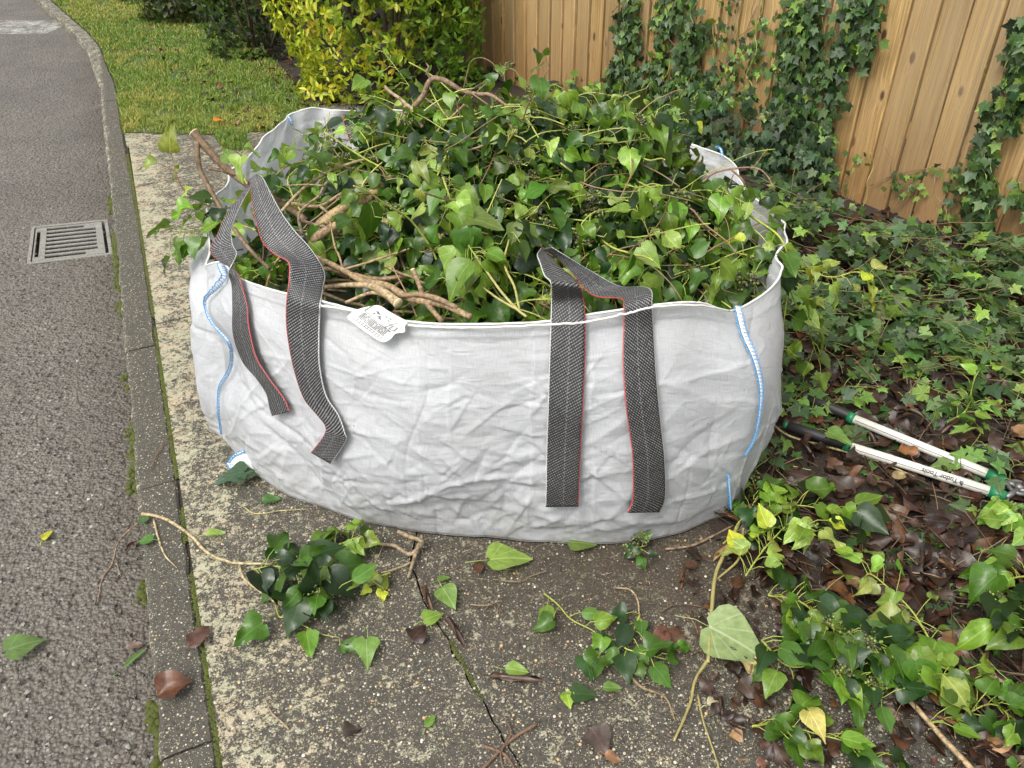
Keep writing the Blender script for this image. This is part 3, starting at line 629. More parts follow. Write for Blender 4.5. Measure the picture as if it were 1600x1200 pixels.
grass('grass', lawn_poly, 120000, .012, .034, .002, [(.12, .215, .02), (.185, .30, .03), (.07, .12, .02), (.28, .35, .06)], [3, 3, 1.8, 1.2], wid=.0028, dens=lambda x_, y_: .12+.9*sst((vnoise(x_*9, y_*7, 61)*.6+vnoise(x_*23, y_*19, 62)*.4-.25)/.22))
tuft = [pz(*q)[:2] for q in ((385, 205), (390, 235), (350, 236), (335, 215), (372, 200), (440, 196), (440, 210))]
grass('grass', [tuple(q) for q in tuft], 1500, .02, .05, .0, [(.10, .19, .025), (.15, .27, .035)], [1, 1])

# ------------------------------------------------------------------ fence
L0 = -4.2; L1 = (pF(726, 0)[:2]-FR)@FD; nb = int((L1-L0)/.125)
fo = empty('timber_fence', (FR[0], FR[1], 0)); tag(fo, 'featheredge timber fence of upright golden brown boards behind the bag', 'fence')
m = MB(); FH = 1.85
for i in range(nb):
    s1 = L1-i*.125; s0 = s1-.1215      # thick edge at s0 laps over next board's thin edge? boards run left to right
    lean = rng.normal(0, .0015); th = .014
    cb = (rng.random(), rng.random(), rng.random())
    zz = np.linspace(.0, FH+rng.uniform(-.004, .004), 13); wv = np.cumsum(rng.normal(0, .0007, 13))
    A = np.array([[(*(FR+FD*(s+wv[j]*(1 if c < 3 else 1))+FN*(o+lean)), z) for c, (s, o) in enumerate([(s1, .0), (s1, .005), (s1-.045, .010), (s1-.09, .0165), (s0+.007, .0235), (s0, .0195), (s0, .0)])] for j, z in enumerate(zz)])
    U = np.array([[(s-s0+i*.37, z+i*1.73*0) for s in (s1, s1, s1-.045, s1-.09, s0+.007, s0, s0)] for z in zz])
    U[..., 1] = zz[:, None]+cb[1]*.0; U[..., 0] += i*.5; m.grid(A, U, cb)
m.build('boards', M_FENCE, fo, smooth=False)
def fbox(m, s0, s1, o0, o1, z0, z1):
    P = [(*(FR+FD*s+FN*o), z) for z in (z0, z1) for s, o in ((s0, o0), (s1, o0), (s1, o1), (s0, o1))]
    m.add(P, [3, 2, 1, 0, 4, 5, 6, 7, 0, 1, 5, 4, 1, 2, 6, 5, 2, 3, 7, 6, 3, 0, 4, 7], [4]*6, np.array([(p[0], p[2]) for p in P]), (.5, .5, .5))
for z in (.35, .95, 1.55): m = MB(); fbox(m, L0, L1, -.003, .002, z, z+.07); m.build('rail', M_FENCE, fo, smooth=False)
for s in np.arange(L1-.08, L0, -1.8): m = MB(); fbox(m, s-.04, s+.04, -.11, -.031, -.3, FH+.03); m.build('post', M_FENCE, fo, smooth=False)
m = MB(); fbox(m, L0, L1, -.02, .03, FH+.006, FH+.03); m.build('capping', M_FENCE, fo, smooth=False)

# ------------------------------------------------------------------ bulk bag
def col_px(pts, yt):
    g = pz(*pts[0], .008); out = [g]; yb = g[1]
    for i in range(1, 5):
        v = i/4; y = yb+(yt-yb)*v-.045*4*v*(1-v); out.append(pY(*pts[i], y))
    return out
def col_w(bot, top):
    b = np.array([-.05+(bot[0]+.05)*.78, 2.2+(bot[1]-2.2)*.6, .008]); t = pY(*top); c = np.array([-.05, 2.2]); o = b[:2]-c; o = o/np.linalg.norm(o); out = []
    for i in range(5):
        v = i/4; p = b+(t-b)*v; p[:2] += o*.09*4*v*(1-v)*(1-.4*v); out.append(p)
    return out
COLS = [col_px([(347, 684), (343, 630), (359, 562), (323, 485), (346, 408)], 1.95),
 col_px([(395, 742), (376, 660), (385, 575), (365, 500), (371, 432)], 1.83),
 col_px([(455, 776), (440, 690), (436, 610), (428, 528), (425, 452)], 1.72),
 col_px([(530, 803), (520, 725), (512, 640), (505, 560), (500, 470)], 1.6),
 col_px([(620, 826), (615, 745), (612, 665), (610, 585), (612, 497)], 1.53),
 col_px([(720, 841), (718, 755), (715, 670), (712, 590), (710, 505)], 1.48),
 col_px([(830, 845), (835, 760), (838, 675), (840, 590), (842, 502)], 1.47),
 col_px([(940, 848), (938, 760), (936, 670), (934, 580), (930, 489)], 1.48),
 col_px([(1040, 834), (1040, 745), (1040, 655), (1040, 565), (1040, 474)], 1.5),
 col_px([(1100, 814), (1110, 730), (1115, 645), (1108, 560), (1098, 472)], 1.54),
 col_px([(1141, 796), (1163, 715), (1190, 625), (1184, 555), (1152, 482)], 1.62),
 col_px([(1153, 745), (1190, 690), (1212, 635), (1219, 540), (1217, 432)], 1.80),
 col_w((.60, 2.1), (1224, 362, 2.06)), col_w((.62, 2.45), (1190, 302, 2.38)), col_w((.58, 2.72), (1131, 236, 2.64)),
 col_w((.42, 2.84), (1060, 212, 2.76)), col_w((.22, 2.9), (1010, 187, 2.86)), col_w((-.05, 2.95), (800, 184, 2.93)), col_w((-.38, 2.95), (610, 180, 2.95)),
 col_w((-.62, 2.88), (495, 173, 2.93)), col_w((-.76, 2.72), (452, 186, 2.83)), col_w((-.84, 2.48), (402, 226, 2.58)), col_w((-.86, 2.2), (350, 300, 2.28)),
 col_px([(336, 655), (318, 598), (307, 545), (311, 470), (318, 398)], 2.02)]
NU, NVs = 48, 32
A = np.array([catmull(c, NVs) for c in COLS])                 # columns x v x 3
BG = catmull(A, NU, closed=True)                              # u x v x 3
U_ = np.concatenate([[0], np.cumsum(np.linalg.norm(np.diff(BG[:, 64], axis=0), axis=1))]); Vv = np.linspace(0, .68, BG.shape[1])
UU, VV = np.meshgrid(U_, Vv, indexing='ij'); du = np.gradient(BG, axis=0); dv = np.gradient(BG, axis=1); BN = np.cross(du, dv); BN /= np.linalg.norm(BN, axis=2)[..., None]+1e-9
cen = np.array([-.05, 2.2, .3]); flip = np.sum(BN*(BG-cen), 2).mean() < 0
if flip: BN = -BN
D = (vnoise(UU*4.4+VV*2, VV*4-UU*1.2, 1)-.5)*.040+(vnoise(UU*13+VV*6, VV*11, 2)-.5)*.006
rc = np.random.default_rng(21)
for i in range(380):
    cu = rc.uniform(0, U_[-1]); cvv = rc.beta(1.15, 2.3)*.66; a = rc.choice([rc.normal(.55, .35), rc.normal(-.6, .35), rc.normal(1.5, .2), rc.normal(0, .25)], p=[.36, .28, .16, .2])
    L = rc.uniform(.04, .24)*(1 if rc.random() < .8 else 1.8); amp = rc.uniform(.0012, .0058)*(.6+L*2.4); wd = rc.uniform(.0025, .013)
    dx = UU-cu; dx = np.where(dx > U_[-1]/2, dx-U_[-1], dx); dyv = VV-cvv; s = dx*math.cos(a)+dyv*math.sin(a); t = -dx*math.sin(a)+dyv*math.cos(a)+.012*np.sin(s*18+i)
    al = np.clip(1-(np.abs(s)/L)**2, 0, 1); D += (1 if rc.random() < .6 else -1)*amp*al*np.exp(-np.abs(t)/wd*np.where(t > 0, 1, .45))
for i in range(420):
    cu = rc.uniform(0, U_[NU*10]); cu = U_[NU*5]+(cu-U_[NU*5])*rc.uniform(.3, 1); cvv = rc.beta(1.1, 2.6)*.6+.02; a = rc.choice([rc.normal(.6, .3), rc.normal(-.65, .3), rc.normal(0, .2)], p=[.4, .35, .25]); L = rc.uniform(.025, .11); amp = rc.uniform(.0014, .0042); wd = rc.uniform(.002, .0045)
    dx = UU-cu; dyv = VV-cvv; s = dx*math.cos(a)+dyv*math.sin(a); t = -dx*math.sin(a)+dyv*math.cos(a)
    D += (1 if rc.random() < .65 else -1)*amp*np.clip(1-(np.abs(s)/L)**2, 0, 1)*np.exp(-np.abs(t)/np.where(t > 0, wd*3.5, wd))
for (fxp, fyp, ta, tb) in ((655, 640, .1, .66), (700, 600, .3, .6), (833, 640, .03, .68), (926, 640, .03, .68), (1057, 640, .03, .68), (575, 640, .2, .66), (462, 600, .1, .62)):
    gx_, gy_ = proj(BG[:NU*12].reshape(-1, 3)); q_ = np.argmin((gx_-fxp)**2+(gy_-fyp)**2); uu = UU[:NU*12].ravel()[q_]; d_ = UU-uu+.004*np.sin(VV*20)
    D += (.0022*np.exp(-np.abs(d_)/.004)+.0028*(np.tanh(d_/.003)*.25)*np.exp(-np.abs(d_)/.06))*((VV > ta) & (VV < tb))
D += .0022*np.exp(-np.abs(VV-.635)/.003)+.0015*np.tanh((VV-.635)/.003)*np.exp(-np.abs(VV-.635)/.04)
D += (vnoise(UU*9, VV*0, 55)-.5)*.022*np.clip(1-VV/.12, 0, 1); D *= np.clip((VV-.0)/.05, .6, 1)*np.clip((.69-VV)/.06, .35, 1)
BD = BG+BN*D[..., None]
BD[..., 2] = np.maximum(BD[..., 2], .006)
# wavy rim on the side and back
nU = BG.shape[0]; rp = np.clip((U_-U_[NU*11])/.25, 0, 1)*np.clip((U_[-1]-U_)/.1, 0, 1); wav = (.05*(vnoise(U_*3.1, U_*0, 9)-.6)+.012*(vnoise(U_*12, U_*0, 12)-.5))*rp
BD[:, :, 2] += wav[:, None]*(VV/.68)**3; BD += BN*(((vnoise(UU*6, VV*4, 14)-.5)*.07+(vnoise(UU*15+VV*9, VV*12, 15)-.5)*.03)*rp[:, None]*sst((VV-.3)/.3))[..., None]
bag = empty('bulk_bag', (-.05, 2.1, 0)); tag(bag, 'large white woven bulk bag with black carrying straps, filled with cut ivy', 'bag')
m = MB(); m.grid(BD, np.stack([UU, VV], -1), closed=True)
cB = np.concatenate([BD[:, :1]*1.0, np.array([[-.05, 2.2, .006]])*np.ones((nU, 1, 1))], 1); m.grid(cB, np.zeros((nU, 2, 2)), closed=True)
bo = m.build('fabric_body', M_BAG, bag)
sm = bo.modifiers.new('thick', 'SOLIDIFY'); sm.thickness = .0016; sm.offset = -1
FP = BD[:NU*12].reshape(-1, 3); fx, fy = proj(FP); fdist = np.linalg.norm(FP-CAM, axis=1)
def bag_at(px, py, off=.006, rad=9):
    d2 = (fx-px)**2+(fy-py)**2; k_ = np.where(d2 < rad*rad)[0]
    if len(k_) == 0: k_ = np.array([np.argmin(d2)])
    dd = fdist[k_].min(); r = ray(px, py); r /= np.linalg.norm(r); return CAM+r*(dd-off)
# hem round the rim
m = MB(); Rm = BD[:, -1]; hem = catmull(Rm[::6], 4, closed=True); hem = np.concatenate([hem, hem[:2]])
m.tube(hem+[0, 0, -.002], .0026+.0012*vnoise(np.arange(len(hem))*.3, np.arange(len(hem))*0., 4), 6, flat=.8); m.build('hem', M_HEM, bag)
# white hem cord across the front
m = MB(); cp = catmull(np.array([bag_at(*q, .009) for q in [(448, 467), (500, 477), (560, 488), (640, 508), (745, 512), (860, 507), (915, 503), (975, 491), (1020, 480), (1090, 477), (1140, 486)]]), 10)
m.tube(cp+rng.normal(0, .0006, cp.shape), .0028, 6); m.build('cord', M_CORD, bag)
# straps: pairs of (left edge px,py, right edge px,py, y or None when it lies on the bag)
def strap(name, secs, label=None):
    L = []; R = []
    for (x1, y1, x2, y2, y) in secs:
        if y is None:
            a, b = bag_at(x1, y1, .0075, 13), bag_at(x2, y2, .0075, 13)
        elif isinstance(y, tuple): a, b = pY(x1, y1, y[0]), pY(x2, y2, y[1])
        else: a, b = pY(x1, y1, y), pY(x2, y2, y)
        L.append(a); R.append(b)
    n = 9; L = catmull(np.array(L), n); R = catmull(np.array(R), n)
    mid = (L+R)/2; d = np.concatenate([[0], np.cumsum(np.linalg.norm(np.diff(mid, axis=0), axis=1))]); us = np.linspace(0, 1, 9)
    G = L[:, None]+(R-L)[:, None]*us[None, :, None]; W = np.linalg.norm(R-L, axis=1)
    UVs = np.stack([np.tile(us, (len(L), 1)), np.repeat(d[:, None], 9, 1)], -1); m = MB(); m.grid(G, UVs); o = m.build(name, M_STRAP, bag)
    q = o.modifiers.new('t', 'SOLIDIFY'); q.thickness = .0025; q.offset = 0
    if label: o['label'] = label
    return o
strap('strap', [(453, 643, 425, 650, None), (445, 624, 421, 637, None), (432, 606, 416, 615, None), (416, 584, 401, 592, None), (400, 556, 379, 565, None), (389, 509, 364, 524, None), (387, 480, 363, 479, None), (378, 446, 362, 445, None), (370, 424, 357, 425, 1.80),
  (343, 409, 370, 398, 1.83), (328, 391, 364, 382, 1.86), (340, 366, 362, 360, 1.89), (352, 338, 372, 330, 1.92), (370, 312, 384, 306, 1.95), (383, 296, 394, 290, 1.97), (388, 282, 401, 273, 1.97),
  (392, 292, 411, 278, 1.95), (394, 318, 424, 303, 1.92), (401, 350, 442, 335, 1.88), (411, 380, 463, 363, 1.84), (430, 398, 487, 390, 1.79), (450, 410, 507, 425, 1.73), (451, 438, 505, 450, 1.68), (448, 468, 501, 475, None),
  (447, 496, 500, 494, None), (450, 530, 499, 527, None), (459, 576, 500, 572, None), (474, 621, 510, 618, None), (495, 648, 529, 648, None), (508, 665, 539, 676, None), (506, 680, 540, 690, None), (486, 707, 517, 725, None)],
  'left webbing strap, looped and twisted')
strap('strap', [(904, 791, 852, 792, None), (905, 758, 853, 760, None), (908, 700, 854, 700, None), (911, 640, 856, 640, None), (914, 570, 858, 570, None), (915, 505, 860, 510, None), (912, 465, 861, 470, None), (907, 448, 860, 442, 1.46),
  (896, 434, 850, 430, 1.50), (876, 418, 843, 410, 1.55), (866, 406, 839, 398, 1.60), (856, 398, 845, 388, 1.64)], 'right webbing strap, near leg of the loop')
strap('strap', [(980, 801, 1031, 800, None), (988, 778, 1040, 775, None), (988, 716, 1039, 720, None), (983, 675, 1035, 680, None), (977, 630, 1031, 645, None), (973, 566, 1025, 577, None), (974, 510, 1021, 515, None), (974, 480, 1019, 478, None),
  (970, 467, 1018, 454, 1.53), (934, 464, 1000, 448, 1.60), (914, 452, 968, 447, 1.64), (893, 426, 925, 424, 1.66), (870, 403, 890, 403, 1.67), (848, 389, 862, 386, 1.66)], 'right webbing strap, far leg of the loop')
strap('strap', [(534, 178, 576, 178, 2.90), (538, 196, 579, 196, 2.88), (546, 220, 588, 218, 2.84)])
strap('strap', [(1002, 181, 1042, 178, 2.80), (1003, 190, 1043, 190, 2.79), (1006, 202, 1040, 204, 2.79), (1010, 240, 1040, 240, 2.78)])
# blue overlock stitching
def seam(pts, ys=None, wpx=5.5, step=.0095):
    P = np.array([bag_at(*q, .006) for q in pts]) if ys is None else np.array([pY(*q, y) for q, y in zip(pts, ys)])
    P = catmull(P, 8); d = np.concatenate([[0], np.cumsum(np.linalg.norm(np.diff(P, axis=0), axis=1))]); n = int(d[-1]/step)+1
    s = np.linspace(0, d[-1], n*2); Q = np.stack([np.interp(s, d, P[:, i]) for i in range(3)], -1); T = np.gradient(Q, axis=0); T /= np.linalg.norm(T, axis=1)[:, None]+1e-9
    vw = CAM-Q; vw /= np.linalg.norm(vw, axis=1)[:, None]; sd_ = np.cross(T, vw); sd_ /= np.linalg.norm(sd_, axis=1)[:, None]
    wv_ = np.interp(np.linspace(0, 1, n*2), np.linspace(0, 1, len(np.atleast_1d(wpx))), np.atleast_1d(wpx))*.0009; hw = wv_[:, None]*(1+rng.normal(0, .10, (n*2, 1))); m = MB()
    m.tube(Q+sd_*(hw*1.)+vw*.001+rng.normal(0, .0004, Q.shape), .0013, 4); m.tube(Q-sd_*(hw*.9)+vw*.001, .0006, 4)
    for i in range(0, n*2-1):
        if i % 2 == 0: m.tube([Q[i]+sd_[i]*hw[i]+vw[i]*.001, Q[i]+vw[i]*.003, Q[i]-sd_[i]*hw[i]*rng.uniform(.7, 1.2)+T[i]*.004+vw[i]*.001], rng.uniform(.0006, .0012), 3, cap=False)
    m.build('stitching', M_BLUE, bag)
    f = MB(); f.tube(Q-vw*.001, wv_*.8, 8, flat=.16); f.build('seam_piping', M_HEM, bag)
seam([(344, 411), (350, 432), (337, 450), (320, 470), (329, 501), (355, 531), (362, 552), (359, 578), (343, 606), (342, 644), (346, 678)], wpx=(9, 8, 3, 3, 5, 5, 3, 2))
seam([(1153, 478), (1164, 522), (1180, 560), (1190, 606), (1187, 650), (1178, 688), (1164, 712)], wpx=(10, 10, 8, 6, 4, 3, 2))
seam([(1138, 742), (1140, 771), (1142, 797)], wpx=4)
seam([(357, 722), (363, 730), (372, 735), (384, 737)], ys=[pz(357, 722, .03)[1], pz(363, 730, .022)[1], pz(372, 735, .016)[1], pz(384, 737, .014)[1]], wpx=8)
seam([(357, 722), (366, 711), (382, 704)], ys=[pz(357, 722, .03)[1], pz(366, 711, .05)[1], pz(382, 704, .07)[1]], wpx=4)
seam([(451, 181), (455, 189), (456, 196)], ys=[2.84, 2.83, 2.83], wpx=5); seam([(1118, 229), (1126, 232), (1129, 245)], ys=[2.65, 2.62, 2.6], wpx=5)
# corner flap at the lower left
m = MB(); fl = [(392, 695, .09), (382, 704, .06), (368, 711, .045), (357, 723, .026), (364, 731, .018), (374, 736, .012), (400, 741, .008), (425, 748, .006)]; c0 = np.array(pz(402, 722, .05)); P = np.array([pz(*q) for q in fl]); G = np.stack([P, (P+c0)/2+[0, 0, .008], np.tile(c0, (len(P), 1))], 1); m.grid(catmull(G, 4), None); m.build('corner_flap', M_HEM, bag)
# printed document pouch
O = np.array([550., 497.]); e1 = np.array([44., 33.]); e2 = np.array([28., -17.])
def lp(a, b, off=.012): q = O+e1*a+e2*b; return bag_at(q[0], q[1], off, 14)
m = MB(); na, nbb = 12, 12; G = np.array([[lp(-.08+1.2*i/na, -.12+ (1.75)*j/nbb*(1-.0*i)) for j in range(nbb+1)] for i in range(na+1)])
y0 = np.mean(G[..., 1]); 
# fit a plane so that the film lies smooth
Aa = np.c_[G.reshape(-1, 3)[:, 0], G.reshape(-1, 3)[:, 2], np.ones((na+1)*(nbb+1))]; cf, *_ = np.linalg.lstsq(Aa, G.reshape(-1, 3)[:, 1], rcond=None)
def lpp(a, b, off=0.):
    q = O+e1*a+e2*b; r = ray(*q); t = (cf[2]+cf[1]*H)/(r[1]-cf[0]*r[0]-cf[1]*r[2]); p = CAM+r*t; return p-r/np.linalg.norm(r)*(off+.006+.003*math.sin(a*7)*math.cos(b*5))
out = [(-.1, -.1), (.3, -.16), (.75, -.14), (1.1, -.05), (1.16, .3), (1.1, .7), (1.2, 1.05), (1.05, 1.3), (.98, 1.55), (.7, 1.5), (.4, 1.42), (.1, 1.35), (-.05, .95), (-.14, .5)]
bd = catmull(np.array(out), 4, closed=True); cc = np.array([.5, .65])
G = np.array([[lpp(*(cc+(q-cc)*t)) for t in np.linspace(0, 1, 7)] for q in bd]); m.grid(G, None, closed=True); film = m.build('document_pouch', M_FILM, bag)
m = MB()
def ink(a0, b0, a1, b1, w_=.022):
    d = np.array([a1-a0, b1-b0]); L = np.linalg.norm(d); d /= L; nn = np.array([-d[1], d[0]])*w_/2; n = max(2, int(L/.15)+1)
    G = []
    for t in np.linspace(0, 1, n): q = np.array([a0, b0])+d*L*t; G.append([lpp(*(q-nn), .0018), lpp(*(q+nn), .0018)])
    m.grid(np.array(G), None)
for b in (.02, .14): ink(.03, b, .98, b)
for i in range(11): ink(.03+i*.095, .02, .03+i*.095, .14, .014)
for i, b in enumerate((.24, .31, .38, .45, .52, .59)):
    a = .04
    while a < .95: l = rc.uniform(.08, .3); ink(a, b, min(a+l, .97), b  , .038); a += l+.03
ink(.0, .7, 1., .62); ink(.0, .7, .0, 1.15); ink(.75, .62, .85, 1.2); ink(.02, 1.15, .9, 1.25, .012)
for i in range(14): a, b = rc.uniform(.08, .85), rc.uniform(.75, 1.15); ink(a, b, a+rc.uniform(.03, .1), b+rc.uniform(-.06, .06), rc.uniform(.03, .06))
for q in ((.86, .7, 1., .74), (1., .74, .98, 1.0), (.98, 1.0, .86, .95), (.86, .95, .86, .7)): ink(*q)
m.build('print', M_INK, film)

# ------------------------------------------------------------------ heap of ivy in the bag
rim2 = BG[::16, -1, :2]; cxy = rim2.mean(0); inner = cxy+(rim2-cxy)*.93
def hz(x, y):
    gx = np.exp(-((x-.02)/.62)**4); g = sst((y-1.55)/.85)*(1-.35*sst((y-2.5)/.4)); return .465+.305*g*gx-.05*sst((-x-.45)/.3)*sst((2.3-y)/.5)-.13*sst((-x-.40)/.28)*sst((y-2.2)/.35)-.22*sst((x-.36)/.22)*sst((y-2.15)/.3)
k = NT('heap_core'); k.set(Base_Color=k.mix(k.noise(k.pos(), 40., 4), (.006, .01, .004), (.03, .04, .014)), Roughness=.9); M_CORE = k.m  # near-black greens paint the shade deep between the leaves
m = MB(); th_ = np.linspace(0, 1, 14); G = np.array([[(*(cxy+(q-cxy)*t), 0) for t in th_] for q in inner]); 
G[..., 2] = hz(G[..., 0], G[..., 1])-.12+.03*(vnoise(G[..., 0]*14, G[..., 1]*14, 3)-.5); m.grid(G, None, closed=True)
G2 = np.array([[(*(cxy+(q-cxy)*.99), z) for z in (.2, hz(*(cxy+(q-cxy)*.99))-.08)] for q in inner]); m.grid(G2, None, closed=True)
stm, lvs, bry = MB(), MB(), MB()
_fr = BG[:NU*12:4, -1]; _o = np.argsort(_fr[:, 0]); _fx, _fy = _fr[_o, 0], _fr[_o, 1]
def front_ok(pos, dr, sz):
    u_ = dr/(np.linalg.norm(dr, axis=1)[:, None]+1e-9); tip = pos+u_*np.asarray(sz)[:, None]; y = np.minimum(tip[:, 1], pos[:, 1]); z = np.minimum(tip[:, 2], pos[:, 2]); lim = np.interp(tip[:, 0], _fx, _fy, left=1.9, right=1.8)
    return ~((y < lim+.035) & (z < .63)) & (z > .2)
CLIP = front_ok
def sample_in(n, shrink=.96):
    P = []
    pl = cxy+(rim2-cxy)*shrink; lo = pl.min(0); hi = pl.max(0)
    q = rng.uniform(lo, hi, (n*3, 2)); k_ = inpoly(q[:, 0], q[:, 1], pl); return q[k_][:n]
def woody(x, y): return sst((-.12-x)/.3)*sst((2.45-y)/.5)      # the front left quarter is mostly bare stems
Q = sample_in(520)
for (x, y) in Q:
    wz = woody(x, y)
    if rng.random() < wz*.9: continue
    z = hz(x, y)-rng.uniform(.0, .07); d = rng.normal(0, 1, 3); d[2] = abs(d[2])*.35
    back = sst((y-2.1)/.4); L = rng.uniform(.12, .28)
    P = bend_path((x, y, z), d, L, 6, sag=.06); io = inpoly(P[:, 0], P[:, 1], inner*.96+cxy*.04); P = P[:max(4, int(np.argmin(io)) if not io.all() else len(P))]
    brown = rng.random() < .3
    sprig(stm, lvs, bry, P, rng.integers(5, 10), rng.uniform(.054, .082), r0=rng.uniform(.0018, .0034), pet=.04, berry=int(rng.random() < .3), scol=(.17, .11, .05) if brown else tuple(np.array([.34, .39, .08])*rng.uniform(.65, 1.2)), droop=rng.uniform(.2, .9))
# filler leaves under the surface, mostly dark greens to paint shade into the gaps
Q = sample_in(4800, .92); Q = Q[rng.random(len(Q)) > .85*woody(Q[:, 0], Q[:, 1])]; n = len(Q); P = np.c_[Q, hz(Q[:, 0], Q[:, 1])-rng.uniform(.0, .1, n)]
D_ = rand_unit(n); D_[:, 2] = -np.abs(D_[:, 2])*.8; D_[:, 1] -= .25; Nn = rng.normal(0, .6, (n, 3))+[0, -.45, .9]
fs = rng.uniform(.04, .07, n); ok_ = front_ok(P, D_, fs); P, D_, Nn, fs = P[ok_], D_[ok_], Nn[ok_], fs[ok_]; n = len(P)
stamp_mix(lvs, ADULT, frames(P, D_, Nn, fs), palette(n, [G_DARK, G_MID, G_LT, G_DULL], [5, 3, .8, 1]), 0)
# thin bare stems tangled all through
for (x, y) in sample_in(430):
    z = hz(x, y)-rng.uniform(-.02, .06)-.03*woody(x, y); d = rng.normal(0, 1, 3); d[2] *= .25; wz = woody(x, y)
    c = (.38, .42, .09) if rng.random() < .5-.2*wz else (.24, .155, .08)
    P = bend_path((x, y, z), d, rng.uniform(.12, .4), 7, sag=.03, wob=.22); k_ = inpoly(P[:, 0], P[:, 1], inner)
    P = P[:max(3, int(k_.sum()))]; stm.tube(P, np.linspace(1, .6, len(P))*rng.uniform(.0012, .0036), 5, c, 0)
for (x, y) in sample_in(560):
    if woody(x, y) > .02 and rng.random() < woody(x, y)*.9:
        z = hz(x, y)-.03+rng.uniform(-.03, .04); d = np.array([rng.normal(.8, .5), rng.normal(0, .7), rng.normal(0, .12)])
        P = bend_path((x, y, z), d, rng.uniform(.15, .45), 7, sag=.02, wob=.2); k_ = inpoly(P[:, 0], P[:, 1], inner); P = P[:max(3, int(k_.sum()))]
        stm.tube(P, np.linspace(1, .6, len(P))*rng.uniform(.002, .005), 6, tuple(np.array([.36, .25, .13])*rng.uniform(.7, 1.2)), 1)
CLIP = None
for (x, y, yy) in ((790, 240, 2.3), (826, 252, 2.27), (930, 246, 2.3), (998, 215, 2.36), (1022, 242, 2.3), (860, 352, 2.0), (888, 372, 1.96), (762, 345, 2.02), (1040, 338, 2.05), (940, 275, 2.22), (925, 330, 2.08), (735, 262, 2.25), (1068, 325, 2.1), (1160, 440, 1.85)):
    for q in range(3):
        c_ = pY(x+rng.normal(0, 9), y+rng.normal(0, 8), yy-.02); stm.tube([c_+[0, .05, -.03], c_], .0013, 4, (.3, .33, .09), 0, cap=False); berries(stm, bry, c_, .03, 24, .0046, q == 0)
core = m
hm = MB()
for src, off in ((core, 0), (stm, 1), (lvs, 3), (bry, 4)):
    for V, L, Z, U, C, Mi in zip(src.V, src.L, src.Z, src.U, src.C, src.M):
        hm.V.append(V); hm.Z.append(Z); hm.U.append(U); hm.C.append(C); hm.M.append(Mi+off)
    for L in src.L: hm.L.append(L+hm.n)
    hm.n += src.n
tag(hm.build('ivy_cuttings', [M_CORE, M_STEM, M_BARK, M_IVY, M_BERRY]), 'heap of green ivy cuttings filling the white bag', 'garden waste', kind='stuff')

# ------------------------------------------------------------------ traced branches
BR_C = (.38, .26, .14); YG = (.34, .38, .07); TAN = (.42, .30, .15)
def PL(pts, mode):
    out = []
    for q in pts: out.append(pY(q[0], q[1], q[2]) if mode == 'y' else pz(q[0], q[1], q[2]))
    return np.array(out)
def thicken(P, r, knob=.12):
    n = len(P); rr = np.interp(np.linspace(0, 1, n), np.linspace(0, 1, len(r)), r); return rr*(1+knob*(vnoise(np.arange(n)*.45, np.arange(n)*0.+r[0]*999, 3)-.3)*1.4)
def branch(label, paths, parent=None, cat='branch', group=None, mode='y', col=BR_C, cut=None, name='cut_branch', mat=None, wob=.0015):
    root = empty(name, tuple(PL(paths[0][0][:1], mode)[0]))
    tag(root, label, cat, group); 
    for i, (pts, r) in enumerate(paths):
        m = MB(); P = catmull(PL(pts, mode), 8); P = P+np.cumsum(rng.normal(0, wob*.25, P.shape), 0)*.5
        m.tube(P, thicken(P, r), 9, col, 0); m.build('stem' if i == 0 else 'side_shoot', mat or M_BARK, root)
        if cut and i == 0:
            T = P[0]-P[1]; T /= np.linalg.norm(T); c = MB(); c.tube([P[0]-T*.002, P[0]+T*.0012], r[0]*1.12, 12, (.6, .5, .3), 0); c.build('cut_face', M_CUT, root)
    return root
GB = 'branches sticking out of the bag'
branch('thick brown branch with pale sawn end poking over the left rim of the bag', [([(302, 206, 2.32), (325, 235, 2.3), (358, 268, 2.28), (392, 292, 2.26), (440, 318, 2.25), (480, 345, 2.2)], [.0125, .011, .010, .009]), ([(308, 222, 2.3), (312, 262, 2.25), (330, 300, 2.2), (352, 340, 2.12), (385, 385, 2.0), (420, 420, 1.92)], [.007, .007, .006, .005]), ([(326, 263, 2.24), (348, 268, 2.25), (372, 277, 2.27)], [.004, .003])], cut=True, col=(.22, .145, .08))
branch('thickest bare branch lying across the left half of the heap', [([(486, 372, 2.02), (510, 345, 2.06), (540, 325, 2.1), (573, 310, 2.14), (598, 292, 2.2), (612, 280, 2.24)], [.0175, .0165, .0155, .0145, .013]), ([(572, 317, 2.13), (600, 318, 2.14), (625, 325, 2.12), (652, 336, 2.08)], [.0075, .007, .006])], cut=True, col=TAN)
branch('long smooth branch curving right below the thickest one', [([(486, 378, 1.98), (510, 360, 2.0), (530, 351, 2.01), (557, 344, 2.02), (585, 345, 2.02), (613, 348, 2.01), (640, 350, 2.0), (668, 358, 1.98), (690, 372, 1.96)], [.0125, .012, .011, .0095, .007])], col=(.40, .28, .15))
branch('short sawn stub in the leaves at the middle of the heap', [([(687, 270, 2.26), (670, 268, 2.26), (650, 270, 2.27), (625, 278, 2.28)], [.0085, .008, .007])], cut=True)
